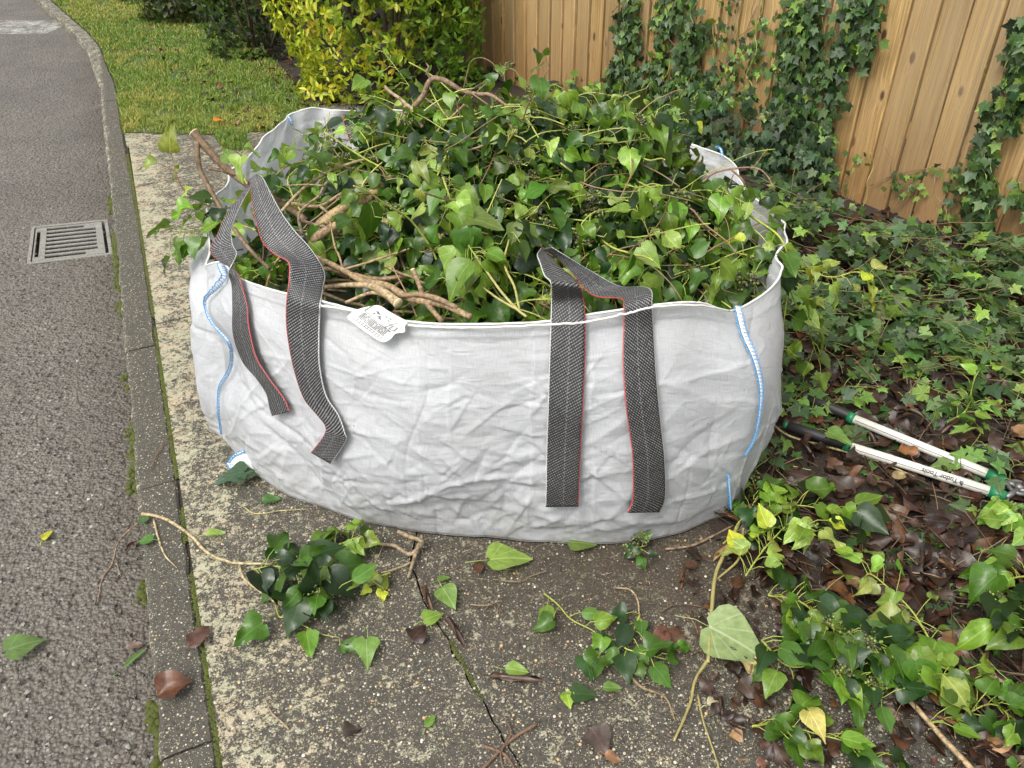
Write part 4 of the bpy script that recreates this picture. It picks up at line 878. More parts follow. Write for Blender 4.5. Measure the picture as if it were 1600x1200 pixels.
branch('crooked arching branch rising above the back of the heap', [([(638, 225, 2.5), (642, 190, 2.52), (645, 170, 2.52), (662, 147, 2.52), (672, 124, 2.52), (690, 123, 2.52), (720, 140, 2.52), (745, 146, 2.5), (765, 147, 2.48), (792, 165, 2.45)], [.0085, .0085, .008, .0075, .0065, .004]), ([(673, 124, 2.52), (667, 113, 2.52), (670, 105, 2.52), (666, 99, 2.52)], [.004, .002]), ([(660, 150, 2.52), (680, 165, 2.5), (705, 185, 2.48)], [.003, .002])], col=(.3, .2, .13))
branch('pale forked twig standing beside the arching branch at the back', [([(601, 135, 2.55), (610, 144, 2.54), (625, 155, 2.52), (636, 165, 2.5), (647, 174, 2.48), (652, 186, 2.46), (660, 200, 2.42)], [.0045, .0055, .006, .005]), ([(634, 164, 2.5), (628, 180, 2.49), (622, 200, 2.46), (618, 218, 2.43)], [.004, .003, .002]), ([(645, 172, 2.48), (646, 195, 2.47), (650, 220, 2.42)], [.006, .006])], col=(.42, .31, .19))
branch('long pale branch running to the front rim left of the printed pouch', [([(495, 402, 1.9), (535, 421, 1.85), (566, 438, 1.8), (605, 446, 1.76), (640, 466, 1.7), (690, 475, 1.66), (735, 495, 1.6)], [.006, .007, .008, .0085, .0085, .007]), ([(536, 422, 1.85), (530, 400, 1.88), (523, 384, 1.9), (515, 341, 1.95)], [.003, .0026, .002]), ([(536, 421, 1.85), (580, 408, 1.86), (640, 388, 1.87)], [.0032, .003, .0022])], col=(.40, .28, .15))
branch('stubby pale branch ending at the front rim above the printed pouch', [([(622, 474, 1.63), (606, 461, 1.66), (583, 449, 1.7), (549, 446, 1.75), (509, 449, 1.8)], [.0115, .0105, .0085, .006, .005]), ([(604, 463, 1.67), (580, 457, 1.7), (540, 472, 1.7)], [.005, .0045, .004])], cut=True, col=(.46, .34, .19))
branch('brown branch dipping under the pale branches by the left strap', [([(478, 430, 1.86), (510, 420, 1.88), (545, 428, 1.86), (590, 436, 1.83), (640, 430, 1.84)], [.006, .0065, .006, .005])], col=(.33, .22, .12))
branch('thin forked branch crossing above the thickest branch', [([(455, 318, 2.1), (500, 322, 2.12), (540, 300, 2.16), (580, 296, 2.18), (640, 300, 2.16)], [.005, .005, .0045, .0035]), ([(500, 322, 2.12), (520, 340, 2.08), (530, 365, 2.02)], [.004, .003])], col=(.40, .28, .16))
branch('slim pale branch slanting up to the crest left of centre', [([(440, 330, 2.14), (480, 290, 2.2), (530, 262, 2.28), (590, 245, 2.36), (650, 232, 2.42)], [.0045, .0045, .004, .003])], col=(.42, .32, .17))
branch('wiry grey twig arching behind the left strap', [([(472, 367, 1.98), (468, 333, 2.04), (498, 307, 2.1), (509, 288, 2.16), (530, 274, 2.2), (556, 262, 2.24)], [.004, .0038, .0034, .0026, .002]), ([(506, 290, 2.14), (480, 288, 2.16), (450, 290, 2.18)], [.0026, .002]), ([(470, 345, 2.02), (495, 352, 2.03), (520, 355, 2.02)], [.005, .0045, .004])], col=(.3, .22, .14))
branch('upright sawn stub with pale tip near the front rim', [([(645, 421, 1.76), (655, 445, 1.73), (664, 470, 1.68), (690, 503, 1.62)], [.0055, .006, .0065, .006]), ([(625, 462, 1.7), (655, 460, 1.69), (682, 466, 1.66), (715, 482, 1.63)], [.005, .0065, .007, .006])], cut=True, col=(.32, .21, .12))
branch('forked brown stem fanning up from the front rim by the centre', [([(823, 495, 1.56), (808, 484, 1.58), (782, 455, 1.64), (761, 426, 1.7), (735, 388, 1.8), (722, 361, 1.88), (706, 318, 2.0), (692, 277, 2.1)], [.0032, .003, .0028, .0026, .0022, .002]), ([(808, 484, 1.58), (776, 466, 1.62), (753, 449, 1.68)], [.003, .0026, .002]), ([(812, 487, 1.58), (804, 450, 1.66), (788, 412, 1.74), (795, 375, 1.82)], [.003, .0028, .0022]), ([(786, 412, 1.74), (763, 400, 1.76), (742, 389, 1.8)], [.002, .0016])], col=(.36, .33, .11), mat=M_STEM)
branch('upright brown stem among the berries at the right of the heap', [([(1009, 322, 2.12), (1011, 290, 2.2), (1013, 255, 2.3)], [.005, .0045, .004])])
branch('brown twig arching out over the right rim of the bag', [([(1098, 285, 2.2), (1115, 271, 2.22), (1141, 264, 2.22), (1178, 262, 2.2), (1197, 273, 2.18), (1209, 293, 2.14)], [.0035, .003, .0026, .0022, .0012]), ([(1178, 262, 2.2), (1190, 245, 2.2), (1200, 232, 2.2)], [.0018, .001]), ([(1141, 264, 2.22), (1160, 280, 2.2), (1165, 292, 2.2)], [.003, .0026])], col=(.30, .17, .10))
branch('short dark stalk standing in front of the white back corner', [([(1064, 246, 2.35), (1076, 258, 2.34), (1086, 267, 2.32), (1092, 283, 2.28)], [.0035, .004, .004])], col=(.12, .17, .06), mat=M_STEM)
branch('thin dark twig looping in front of the fence above the heap', [([(722, 148, 2.62), (731, 110, 2.64), (737, 95, 2.64), (752, 90, 2.64), (768, 97, 2.62), (780, 112, 2.6), (790, 128, 2.55)], [.0022, .002, .0018, .0016, .0014]), ([(716, 160, 2.6), (738, 140, 2.6), (765, 124, 2.6)], [.0018, .0014])], col=(.2, .13, .06))

def shoot(label, pts, nleaf, size, pal=IVYP, mode='y', r0=.003, scol=(.30, .36, .06), berry=0, group='cut ivy shoots', droop=.5, start=.1, extra=(), zmin=None, name='ivy_shoot', pet=.045, temps=None, spread=1., cat='ivy shoot'):
    P = catmull(PL(pts, mode), 6); root = empty(name, tuple(P[0])); tag(root, label, cat, group); a, b, c = MB(), MB(), []
    sprig(a, b, c, P, nleaf, size, pal, r0, pet, start, berry, scol, droop, spread, temps, zmin)
    for (pts2, nl2) in extra: sprig(a, b, c, catmull(PL(pts2, mode), 6), nl2, size, pal, r0*.7, pet, .2, 0, scol, droop, spread, temps, zmin)
    a.build('stem', M_STEM, root)
    lm = M_IVY if temps is not LOBE else M_LOBE
    if b.n: b.build('foliage', lm, root)
    for c_ in c: c_.build('berry_cluster', M_BERRY, root)
    return root
PALE = ([G_LT, G_PALE, (.30, .40, .09), G_MID], [3, 3, 1.5, 1]); DK = ([G_DARK, G_MID, G_DULL, G_LT], [3, 4, .6, 1.2]); YP = ([G_PALE, (.34, .42, .10), G_YEL, G_LT], [3, 3, 1, 1])
shoot('yellow green ivy vine drooping over the right side of the bag down to the ground', [(1150, 322, 2.1), (1183, 344, 2.05), (1212, 364, 2.0), (1226, 384, 1.97), (1231, 407, 1.95), (1231, 449, 1.93), (1226, 492, 1.92), (1219, 545, 1.92), (1214, 605, 1.92)], 9, .07, ([G_MID, G_PALE, G_LT, G_DARK], [2, 2, 2, 1]), r0=.0042, scol=(.30, .36, .04), start=0., droop=.4)
shoot('pale ivy shoot reaching right from the bag towards the fence', [(1150, 395, 1.98), (1178, 401, 1.98), (1203, 408, 1.98), (1234, 421, 1.98), (1265, 425, 1.98), (1300, 433, 1.98), (1335, 425, 1.98), (1358, 428, 1.97)], 13, .058, YP, r0=.0028, scol=(.45, .45, .07), droop=.4, start=.3)
shoot('pale green ivy shoot hanging beside the right side of the bag', [(1233, 450, 1.96), (1245, 478, 1.98), (1260, 503, 2.0), (1268, 530, 2.02), (1278, 560, 2.05)], 12, .062, PALE, r0=.0022, droop=.7, start=.2)
shoot('bright leafy shoot leaning over the centre of the heap', [(692, 277, 2.02), (706, 318, 1.93), (722, 361, 1.82), (735, 388, 1.76), (748, 405, 1.72)], 24, .085, ([G_LT, G_PALE, G_MID], [3, 2, 2]), droop=.6, start=0., berry=1)
shoot('leafy ivy shoot hanging out over the left rim of the bag', [(365, 330, 2.15), (335, 350, 2.12), (310, 358, 2.1), (285, 362, 2.08), (268, 368, 2.06)], 13, .062, DK, droop=.6, start=0.)
shoot('small dead twig tip with one round yellowish leaf beyond the left rim', [(345, 330, 2.2), (318, 318, 2.2), (290, 300, 2.2), (276, 275, 2.2), (270, 250, 2.22)], 4, .065, ([(.26, .33, .05), G_LT], [2, 1]), droop=-.3, start=.4, scol=(.25, .14, .07))
shoot('light green leaves on a shoot at the left strap', [(400, 300, 2.1), (385, 285, 2.14), (375, 262, 2.18), (372, 245, 2.2)], 5, .058, PALE, droop=.0, start=.2)
shoot('leafy shoot rising between the left strap and the white back corner', [(470, 330, 2.15), (455, 300, 2.2), (452, 275, 2.24), (490, 245, 2.3), (500, 225, 2.34)], 8, .058, ([G_LT, G_MID, G_PALE], [2, 2, 1]), droop=.0)
for i, (pts, nl) in enumerate([([(700, 245, 2.3), (730, 205, 2.35), (770, 195, 2.38), (810, 205, 2.36)], 8), ([(800, 215, 2.35), (850, 205, 2.36), (885, 210, 2.34), (920, 225, 2.3)], 7), ([(930, 205, 2.4), (960, 185, 2.42), (985, 175, 2.44), (1000, 190, 2.42)], 7), ([(740, 180, 2.45), (780, 165, 2.46), (830, 162, 2.45), (880, 150, 2.45)], 9), ([(830, 190, 2.4), (880, 160, 2.44), (920, 145, 2.46), (960, 150, 2.44)], 9), ([(560, 240, 2.35), (600, 225, 2.38), (650, 222, 2.38), (690, 235, 2.35)], 8), ([(1060, 285, 2.3), (1090, 290, 2.25), (1130, 300, 2.18), (1170, 320, 2.1)], 10), ([(900, 300, 2.2), (905, 340, 2.1), (862, 352, 2.0), (858, 375, 1.95)], 6), ([(1000, 150, 2.5), (985, 160, 2.48), (975, 185, 2.45), (960, 200, 2.42)], 6)]):
    shoot(['arching pale stemmed ivy shoot at the top left centre of the heap', 'arching ivy shoot along the top of the heap right of centre', 'ivy shoot curling up by the right rear strap', 'ivy shoot on the crest of the heap against the fence', 'ivy shoot with pale curled leaves on the crest below the climbing ivy', 'ivy shoot with hanging leaves below the pale forked twig', 'spread of light leaves at the right rear of the heap', 'drooping ivy shoot just above the right front strap', 'tall thin ivy tip at the right end of the crest'][i], pts, nl, .07, ([G_LT, G_PALE, G_MID, G_DARK], [3, 2.2, 2, 1]), r0=.0026, droop=.75, berry=int(i % 2), start=.05, scol=(.36, .40, .09))

shoot('leafy spray of ivy spilling over the right rim behind the blue seam', [(1120, 330, 2.15), (1150, 345, 2.08), (1180, 360, 2.02), (1205, 390, 1.97), (1212, 420, 1.93)], 15, .07, ([G_MID, G_LT, G_DARK, G_PALE], [3, 3, 1, 1]), droop=.5, start=.1)
shoot('ivy spray covering the far part of the right rim', [(1090, 300, 2.3), (1125, 305, 2.28), (1160, 315, 2.22), (1190, 335, 2.16)], 12, .065, ([G_MID, G_LT, G_DARK], [3, 2, 2]), droop=.4, start=.1)
shoot('dark ivy spray spilling over the left rim by the strap', [(400, 360, 2.08), (375, 350, 2.12), (350, 330, 2.16), (330, 320, 2.18), (315, 330, 2.16)], 12, .062, ([G_DARK, G_MID, G_LT], [2, 3, 2]), droop=.5, start=.05)
shoot('thin tangled shoot in front of the white left corner', [(430, 320, 2.2), (425, 285, 2.26), (445, 262, 2.3), (480, 250, 2.34), (520, 245, 2.38)], 9, .055, ([G_MID, G_LT], [1, 1]), droop=.1, start=.1, scol=(.3, .24, .09))

# ------------------------------------------------------------------ cuttings, leaves and twigs on the ground
GZ = .004
def ground_leaf(label, px, py, size_px, ang, col, temp, z=GZ, name='fallen_leaf', tilt=.0, mat=None, cat='leaf', wid=1., stalk=True, lift=.0, group='single fallen leaves'):
    """ang: direction of the tip in degrees, 0 = right, 90 = away from the camera"""
    p = pz(px, py, z); Zc = p[1]*math.cos(TH)-(p[2]-H)*math.sin(TH); L = size_px/F*Zc*1.12
    a = math.radians(ang); d = np.array([math.cos(a), math.sin(a), tilt]); M = frames((p-d*L*.5*np.array([1, 1, 0]))[None], d[None], np.array([[rng.normal(0, .12), rng.normal(0, .12), 1.]]), np.array([L]), wid)
    m = MB(); V = (M[0, :, :3]@temp[0].T).T+M[0, :, 3]; V[:, 2] += max(0, z+.0015-V[:, 2].min())+lift; m.add(V, temp[1], temp[2], temp[3], col, 0)
    o = m.build(name, [mat or M_IVY, M_STEM]); tag(o, label, cat, group if cat == 'leaf' else None); o2 = None
    if stalk:
        s = MB(); b = V[len(V) and np.argmin(np.linalg.norm(V-(M[0, :, 3]+[0, 0, lift]), axis=1))]; s.tube([b, b-d*L*.25+[0, 0, .002], b-d*L*.5+rng.normal(0, L*.08, 3)*[1, 1, 0]], .0009, 4, tuple(np.array(col)*1.2), 0); 
        s.V[-1][:, 2] = np.maximum(s.V[-1][:, 2], z+.001); s.build('stalk', M_STEM, o)
    return o
A0, A1, A2, A3, A4, A5 = blade(9, WI, 5, .2, .2, .10, .6), blade(9, WI2, 5, .12, .35, .14, -.8), blade(9, WI3, 5, .35, .1, 0, .9), blade(9, WI, 5, -.12, .3, .1, 1.2), blade(9, WI2, 5, .5, .5, .12, .5), ADULT[5]
PALEL = (.24, .36, .07); MIDL = (.12, .22, .04); DKL = (.035, .08, .02); BRN = (.085, .035, .018); DBR = (.035, .016, .01); RED = (.16, .06, .025)
GL = [('broad pale green ivy leaf lying just below the front of the bag', 800, 880, 60, 10, PALEL, A0), ('round light green leaf with dark specks, right of the leafy cutting', 702, 940, 38, -60, (.17, .29, .06), A0),
 ('smaller light green leaf touching the speckled round one', 679, 967, 30, 30, (.2, .33, .05), A0), ('ragged light green leaf alone on the lichened pavement', 575, 1029, 40, -80, (.17, .3, .06), A1),
 ('tiny green leaf nearest the bottom centre of the pavement', 673, 1128, 22, 60, (.14, .27, .04), A2), ('little green leaf above the speckled round leaf', 694, 906, 18, 20, MIDL, A2),
 ('narrow pale leaf beside the kerb joint near the long stem', 338, 836, 26, 10, PALEL, A2), ('green ivy leaf lying alone on the road', 49, 1015, 46, 35, (.13, .22, .06), A1),
 ('small leaf lying against the dark rolled leaf', 808, 1050, 34, -10, (.2, .33, .05), A2), ('bright yellow green leaf on a thin stalk', 888, 1098, 24, -80, (.26, .4, .04), A0),
 ('dark blue green leaf by the bright yellow green leaf', 914, 1089, 36, 0, DKL, A0), ('dark green leaf hanging below the forked cutting', 919, 1053, 34, -75, (.04, .1, .025), A1),
 ('slim green leaf lying flat below the dark cluster', 957, 1077, 27, 0, MIDL, A2), ('yellow shred of leaf on the road', 75, 838, 20, 80, (.5, .5, .03), A2),
 ('small green leaf on the kerb under the long stem', 226, 848, 22, 180, (.08, .2, .03), A0), ('green leaf at the kerb edge by the stem end', 224, 813, 18, 120, (.06, .13, .03), A0),
 ('green leaf half hidden under the front of the bag', 912, 854, 38, 0, (.13, .2, .04), A0), ('dark leaf showing left of the lower bag corner', 360, 755, 42, 195, (.05, .1, .05), A1),
 ('dark leaf beside the lower bag corner, right one of a pair', 395, 748, 34, 20, (.06, .11, .05), A1), ('leaf stuck out from under the left side of the bag', 316, 593, 22, 190, (.04, .08, .03), A0),
 ('green leaf below the left end of the bag on a curved stalk', 425, 783, 26, 10, (.06, .15, .03), A2), ('yellow ivy leaf with brown spots on the stems at lower right', 1275, 1143, 42, -70, (.62, .55, .16), A1),
 ('olive dried leaf lying under the lower right cuttings', 1360, 1040, 60, -50, (.25, .22, .1), A0), ('pale cream leaf scrap beside the long stem', 1116, 1098, 24, 20, (.5, .46, .28), A2)]
for q in GL:
    z = RZ+.004 if q[1] < 215 and q[2] > 500 else .004
    ground_leaf(*q, z=z if q[1] < 1150 else .03)
ground_leaf('huge pale green leaf with brown eaten patches beside the long stem', 1152, 1016, 88, -35, (.27, .36, .14), A0, wid=1.1)
DL = [('brown curled leaf standing on the kerb', 273, 1080, 40, 20, (.13, .048, .022), blade(9, ([0, .1, .3, .6, .85, 1], [.04, .2, .42, .5, .34, .08]), 7, .9, .5, 0, 2.5), .5), ('thin brown crumpled leaf across the mossy kerb joint', 314, 999, 42, 70, (.12, .055, .04), DEAD[0], .0),
 ('dark brown rolled leaf lying like a cigar on the pavement', 808, 1067, 84, -15, DBR, DEAD[3], .0), ('dark brown rolled leaf across the huge pale leaf', 1139, 1007, 58, 15, DBR, DEAD[3], .05),
 ('maroon curled leaf beside the speckled round leaf', 668, 940, 36, -70, BRN, DEAD[1], .1), ('dark brown crinkled leaf below the speckled round leaf', 655, 993, 32, 60, DBR, DEAD[4], .0),
 ('dark curled leaf over the crack in the pavement', 712, 996, 46, -50, DBR, DEAD[1], .0), ('small brown leaf right of the twig tangle below the bag', 748, 888, 26, 80, BRN, DEAD[0], .0),
 ('red brown leaf in the middle of the dark green cluster', 1032, 1000, 42, 75, (.13, .05, .03), DEAD[0], .3), ('purple brown leaf right of the red brown one', 1055, 995, 32, 60, BRN, DEAD[4], .2),
 ('dull brown leaf at the bottom edge of the pavement', 937, 1165, 44, -60, (.07, .05, .04), DEAD[4], 0.), ('brown orange leaf beside the dull brown one', 957, 1187, 24, -30, (.25, .12, .05), DEAD[0], 0.),
 ('tiny dark wet leaf on the open pavement', 550, 1143, 24, 10, (.03, .022, .015), DEAD[4], 0.), ('small dark leaf under the lone ragged leaf', 547, 1005, 26, 10, (.04, .025, .02), DEAD[0], 0.),
 ('thin reddish curled leaf in the gutter', 208, 856, 22, 90, (.14, .06, .04), DEAD[1], 0.), ('brown bent leaf tip in the gutter by a narrow green leaf', 212, 1012, 22, 20, (.2, .14, .11), DEAD[0], 0.),
 ('light tan leaf shred by the large pale leaf', 1171, 1045, 32, -80, (.55, .45, .2), DEAD[4], .2)]
for (lab, px, py, sp, an, c, t, ti) in DL:
    z = RZ+.004 if px < 215 and py > 500 else .004
    ground_leaf(lab, px, py, sp, an, c, t, z=z if py < 1150 or px < 1000 else .02, mat=M_DEAD, tilt=ti, wid=1.15)
ground_leaf('narrow folded green leaf in the gutter', 213, 1029, 40, 60, (.11, .2, .05), blade(7, ([0, .3, .6, 1], [.03, .12, .1, 0]), 3, .8, .05), z=RZ+.004)
ground_leaf('small orange flower head on the grass edge', 343, 190, 13, 30, (.75, .24, .02), A0, z=.03, name='flower', cat='flower', stalk=False, mat=M_SHRUB)

def z3(pts, z0=.006, z1=None): n = len(pts); z1 = z0 if z1 is None else z1; return [(p[0], p[1], z0+(z1-z0)*i/(n-1)) for i, p in enumerate(pts)]
branch('long pale ivy stem crossing the kerb to the leafy cutting', [(z3([(222, 803), (242, 806), (265, 815), (298, 838), (322, 863), (350, 876), (376, 881), (425, 882)], .006, .014), [.0042, .004, .0038, .0034, .0028]), (z3([(374, 883), (380, 902), (396, 916), (412, 928), (428, 940)], .008, .012), [.0028, .0026, .002]), (z3([(240, 812), (247, 840), (258, 868), (276, 887)], .006, .004), [.0028, .0024, .0012])], mode='z', col=(.5, .4, .22), cat='stem', mat=M_BARK, name='vine_length')
branch('thin brown root like twig trailing off the kerb onto the road', [([(222, 812, .006), (200, 830, .0), (184, 850, -.04), (176, 880, RZ+.006), (160, 905, RZ+.004), (153, 940, RZ+.004)], [.0022, .002, .0018, .0014]), ([(180, 872, RZ+.006), (188, 900, RZ+.004)], [.0012, .001])], mode='z', col=(.3, .2, .12), cat='twig', name='twig')
shoot('dark leafy ivy cutting with green berries lying on the pavement', z3([(395, 890), (430, 885), (465, 895), (490, 915), (520, 930)], .02, .05), 24, .078, DK, mode='z', berry=4, r0=.0028, zmin=.006, pet=.05, droop=.2, start=0., extra=[(z3([(470, 975), (500, 990), (530, 996)], .01, .01), 2), (z3([(430, 945), (440, 965), (470, 940), (500, 900)], .01, .03), 9)])
shoot('small ivy cutting with yellowish leaves at the foot of the bag', z3([(495, 870), (520, 855), (545, 845), (560, 838)], .02, .04), 9, .066, ([G_LT, (.28, .36, .05), G_DARK, G_MID], [2, 2, 1, 2]), mode='z', zmin=.006, pet=.035, start=0.)
branch('knotted pale twig tangle at the foot of the bag', [(z3([(570, 843), (595, 849), (616, 852), (640, 865), (652, 858), (660, 846), (640, 838), (622, 830)], .012, .03), [.004, .0045, .005, .0055, .005]), (z3([(655, 850), (648, 872), (638, 902)], .02, .01), [.0055, .0045, .003]), (z3([(645, 878), (615, 890), (595, 895)], .012, .006), [.003, .002]), (z3([(600, 850), (585, 880), (560, 890)], .012, .006), [.0012, .001])], mode='z', col=(.34, .26, .16))
shoot('pair of yellow spotted leaves by the twig tangle', z3([(610, 895), (595, 900), (580, 905), (600, 920)], .01, .01), 5, .045, ([G_YEL, (.24, .34, .04)], [1, 1]), mode='z', zmin=.004, pet=.02)
shoot('forked green ivy cutting with light leaves on the damp pavement', z3([(850, 927), (872, 945), (893, 968), (930, 988), (947, 1014)], .012, .008), 6, .062, ([G_LT, G_MID, (.12, .24, .05)], [2, 1, 2]), mode='z', zmin=.005, r0=.0024, pet=.05)
shoot('dark green ivy cluster around a red brown leaf', z3([(1000, 960), (990, 985), (975, 1010), (1000, 1020), (1040, 1030)], .015, .02), 13, .062, DK, mode='z', zmin=.006, pet=.035, start=0.)
branch('long bent stem running from the bag corner to the bottom of the picture', [(z3([(1165, 790), (1155, 817), (1133, 863), (1118, 900), (1112, 960), (1108, 1020), (1107, 1035)], .05, .02), [.004, .0042, .0045, .0042, .004]), (z3([(1107, 1030), (1087, 1060), (1077, 1100), (1053, 1157)], .02, .01), [.0036, .003, .0024]), (z3([(1090, 1085), (1100, 1130), (1120, 1190), (1130, 1230)], .012, .008), [.002, .0018, .0014]), (z3([(1120, 905), (1150, 880), (1158, 860), (1165, 800)], .02, .05), [.0026, .003])], mode='z', col=(.30, .26, .09), cat='stem', mat=M_STEM, name='vine_length')
TW = [('crossed dark twigs at the bottom of the pavement', [([(755, 1165), (790, 1180), (810, 1215)], [.003, .003]), ([(840, 1130), (800, 1155), (760, 1195), (740, 1215)], [.0035, .003, .002]), ([(785, 1120), (798, 1145), (782, 1180), (790, 1215)], [.0016, .002, .0016])], (.17, .1, .06)),
 ('thin twig lying on the lichened pavement near the kerb', [([(413, 1090), (425, 1115), (440, 1128), (452, 1140)], [.0012, .0018, .002])], (.36, .26, .16)), ('pale bent twig on the damp dirt below the right straps', [([(958, 918), (985, 922), (997, 940), (1000, 965), (1012, 975)], [.0022, .0022, .0018, .0012])], (.42, .32, .18)),
 ('dark thin twig right of the pale bent one', [([(1035, 955), (1050, 945), (1075, 944), (1095, 947)], [.0016, .0012])], (.14, .09, .05)), ('reddish twig beside the long bent stem', [([(1070, 958), (1085, 975), (1098, 1010)], [.0018, .0016])], (.3, .16, .1)),
 ('forked twig below the dark green cluster', [([(975, 1030), (985, 1055), (1005, 1075), (1040, 1090), (1055, 1125)], [.0018, .003, .0025, .0014]), ([(1003, 1070), (1040, 1058)], [.0012, .001])], (.26, .19, .1)), ('brown twig poking out from the right front foot of the bag', [([(1040, 858), (1080, 853), (1110, 840), (1145, 822)], [.0026, .003, .0035])], (.3, .2, .12)),
 ('curved pale stalk beside the left foot of the bag', [([(378, 790), (400, 802), (440, 797), (480, 795)], [.0018, .0018, .0014])], (.45, .4, .18)), ('thin red brown twig lying across the kerb', [([(235, 733), (248, 705), (265, 680), (295, 670)], [.0016, .0014, .001])], (.2, .1, .06)),
 ('short brown twig right of the speckled leaf', [([(735, 944), (760, 946), (782, 938)], [.0018, .0014]), ([(765, 944), (755, 955)], [.001, .001])], (.25, .18, .1)), ('long brown twig lying below the front of the bag', [([(770, 905), (810, 909), (830, 900), (855, 892)], [.0014, .0014])], (.22, .16, .09)),
 ('thin pale stem running past the black grip ends', [([(1205, 660), (1230, 680), (1280, 695), (1320, 706), (1370, 720), (1430, 745)], [.003, .003, .0028, .002])], (.42, .36, .16)), ('brown stick among litter right of the light cutting', [([(1230, 846), (1260, 842), (1290, 850), (1330, 858)], [.004, .004, .003])], (.22, .14, .08)),
 ('thick pale stick running out of the lower right corner', [([(1375, 1028), (1400, 1070), (1440, 1115), (1475, 1155), (1530, 1215)], [.003, .0045, .005, .0055])], (.42, .3, .16)), ('long tan stick pointing to the right edge near the corner', [([(1423, 997), (1470, 1010), (1517, 1037), (1563, 1063), (1620, 1095)], [.003, .004, .0045, .005])], (.4, .3, .17)),
 ('straight thin brown twig slanting above the tan stick', [([(1480, 950), (1510, 990), (1535, 1020), (1560, 1060)], [.0015, .002, .002])], (.24, .15, .1)), ('hooked pale stub near the right edge', [([(1518, 893), (1520, 915), (1530, 930), (1530, 945)], [.002, .0022])], (.35, .36, .1))]
for lab, ps, c in TW:
    zb = .03 if ps[0][0][0][0] > 1150 else .006
    branch(lab, [(z3(p, zb, zb), r) for p, r in ps], mode='z', col=c, cat='twig', name='twig', group='loose twigs on the ground')
SH = [('light green ivy shoot rising beside the right foot of the bag', z3([(1165, 900), (1185, 870), (1210, 840), (1240, 815), (1275, 830)], .03, .10), 15, .075, YP, 1), ('large broad ivy leaves just right of the bag foot', z3([(1180, 830), (1215, 800), (1250, 790), (1300, 800), (1340, 815)], .05, .08), 12, .095, ([G_LT, G_MID, G_DARK], [3, 1, 2]), 0),
 ('dense dark ivy cutting with berry clusters in the lower right', z3([(1200, 930), (1250, 940), (1300, 980), (1340, 1000), (1380, 1010)], .05, .09), 26, .088, DK, 5), ('dark ivy cutting in front of the dense one', z3([(1190, 1000), (1230, 1040), (1280, 1040), (1330, 1060), (1380, 1090)], .04, .05), 22, .088, ([G_MID, G_DARK, G_LT], [3, 3, 1]), 3),
 ('large pale pointed leaves above the thick stick', z3([(1455, 1000), (1430, 1010), (1410, 1030), (1440, 1055), (1470, 1060)], .06, .09), 8, .105, PALE, 0), ('yellow stemmed ivy shoot with light leaves reaching up right', z3([(1453, 1000), (1425, 955), (1395, 925), (1360, 897), (1345, 910)], .04, .09), 9, .066, PALE, 0),
 ('long yellow ivy stem bending down at the lower right', z3([(1430, 1063), (1500, 1060), (1543, 1087), (1580, 1133), (1605, 1185)], .05, .03), 6, .068, ([G_MID, G_LT], [1, 1]), 0), ('ivy shoot with mid green leaves along the bottom edge', z3([(1175, 1135), (1217, 1130), (1270, 1145), (1330, 1162), (1375, 1190)], .02, .03), 13, .075, ([G_MID, G_LT, G_DARK], [3, 2, 1]), 0),
 ('glossy broad leaved cutting at the right edge', z3([(1610, 900), (1580, 905), (1565, 930), (1570, 960), (1590, 985)], .06, .1), 14, .105, ([G_LT, G_MID, G_DARK], [3, 2, 2]), 2), ('bright leaves at the right edge below the tool', z3([(1620, 830), (1600, 820), (1585, 800), (1580, 830)], .05, .1), 7, .085, PALE, 2),
 ('ivy cutting with trailing tips at the bottom right corner', z3([(1450, 1130), (1500, 1120), (1550, 1100), (1590, 1130)], .03, .05), 11, .07, ([G_MID, G_LT, G_DARK], [2, 2, 1]), 0), ('leaves tucked under the right front foot of the bag', z3([(1130, 850), (1160, 820), (1175, 790), (1180, 760)], .02, .05), 10, .07, DK, 1),
 ('tall loose leaves standing among the litter near the white poles', z3([(1480, 660), (1510, 640), (1520, 600), (1530, 575)], .03, .1), 8, .065, ([G_LT, G_MID], [1, 1]), 0), ('berried ivy tuft under the front of the bag', z3([(975, 865), (990, 858), (1010, 852)], .01, .02), 4, .05, DK, 2)]
for (lab, pts, nl, sz, pal, be) in SH: shoot(lab, pts, int(nl*1.8), sz*.78, pal, mode='z', berry=be, zmin=.012, pet=.05, droop=.25, start=0., r0=.0026)

# ------------------------------------------------------------------ litter, ground ivy
def px_sample(poly, n, dens=None):
    xs = [q[0] for q in poly]; ys = [q[1] for q in poly]; X = rng.uniform(min(xs), max(xs), n*5); Y = rng.uniform(min(ys), max(ys), n*5); k_ = inpoly(X, Y, poly)
    if dens is not None: k_ &= rng.random(n*5) < dens(X, Y)
    return X[k_][:n], Y[k_][:n]
LIT = [(1165, 690), (1215, 560), (1225, 430), (1330, 400), (1700, 440), (1750, 1250), (1560, 1250), (1460, 1130), (1380, 1030), (1290, 950), (1200, 900), (1130, 850)]
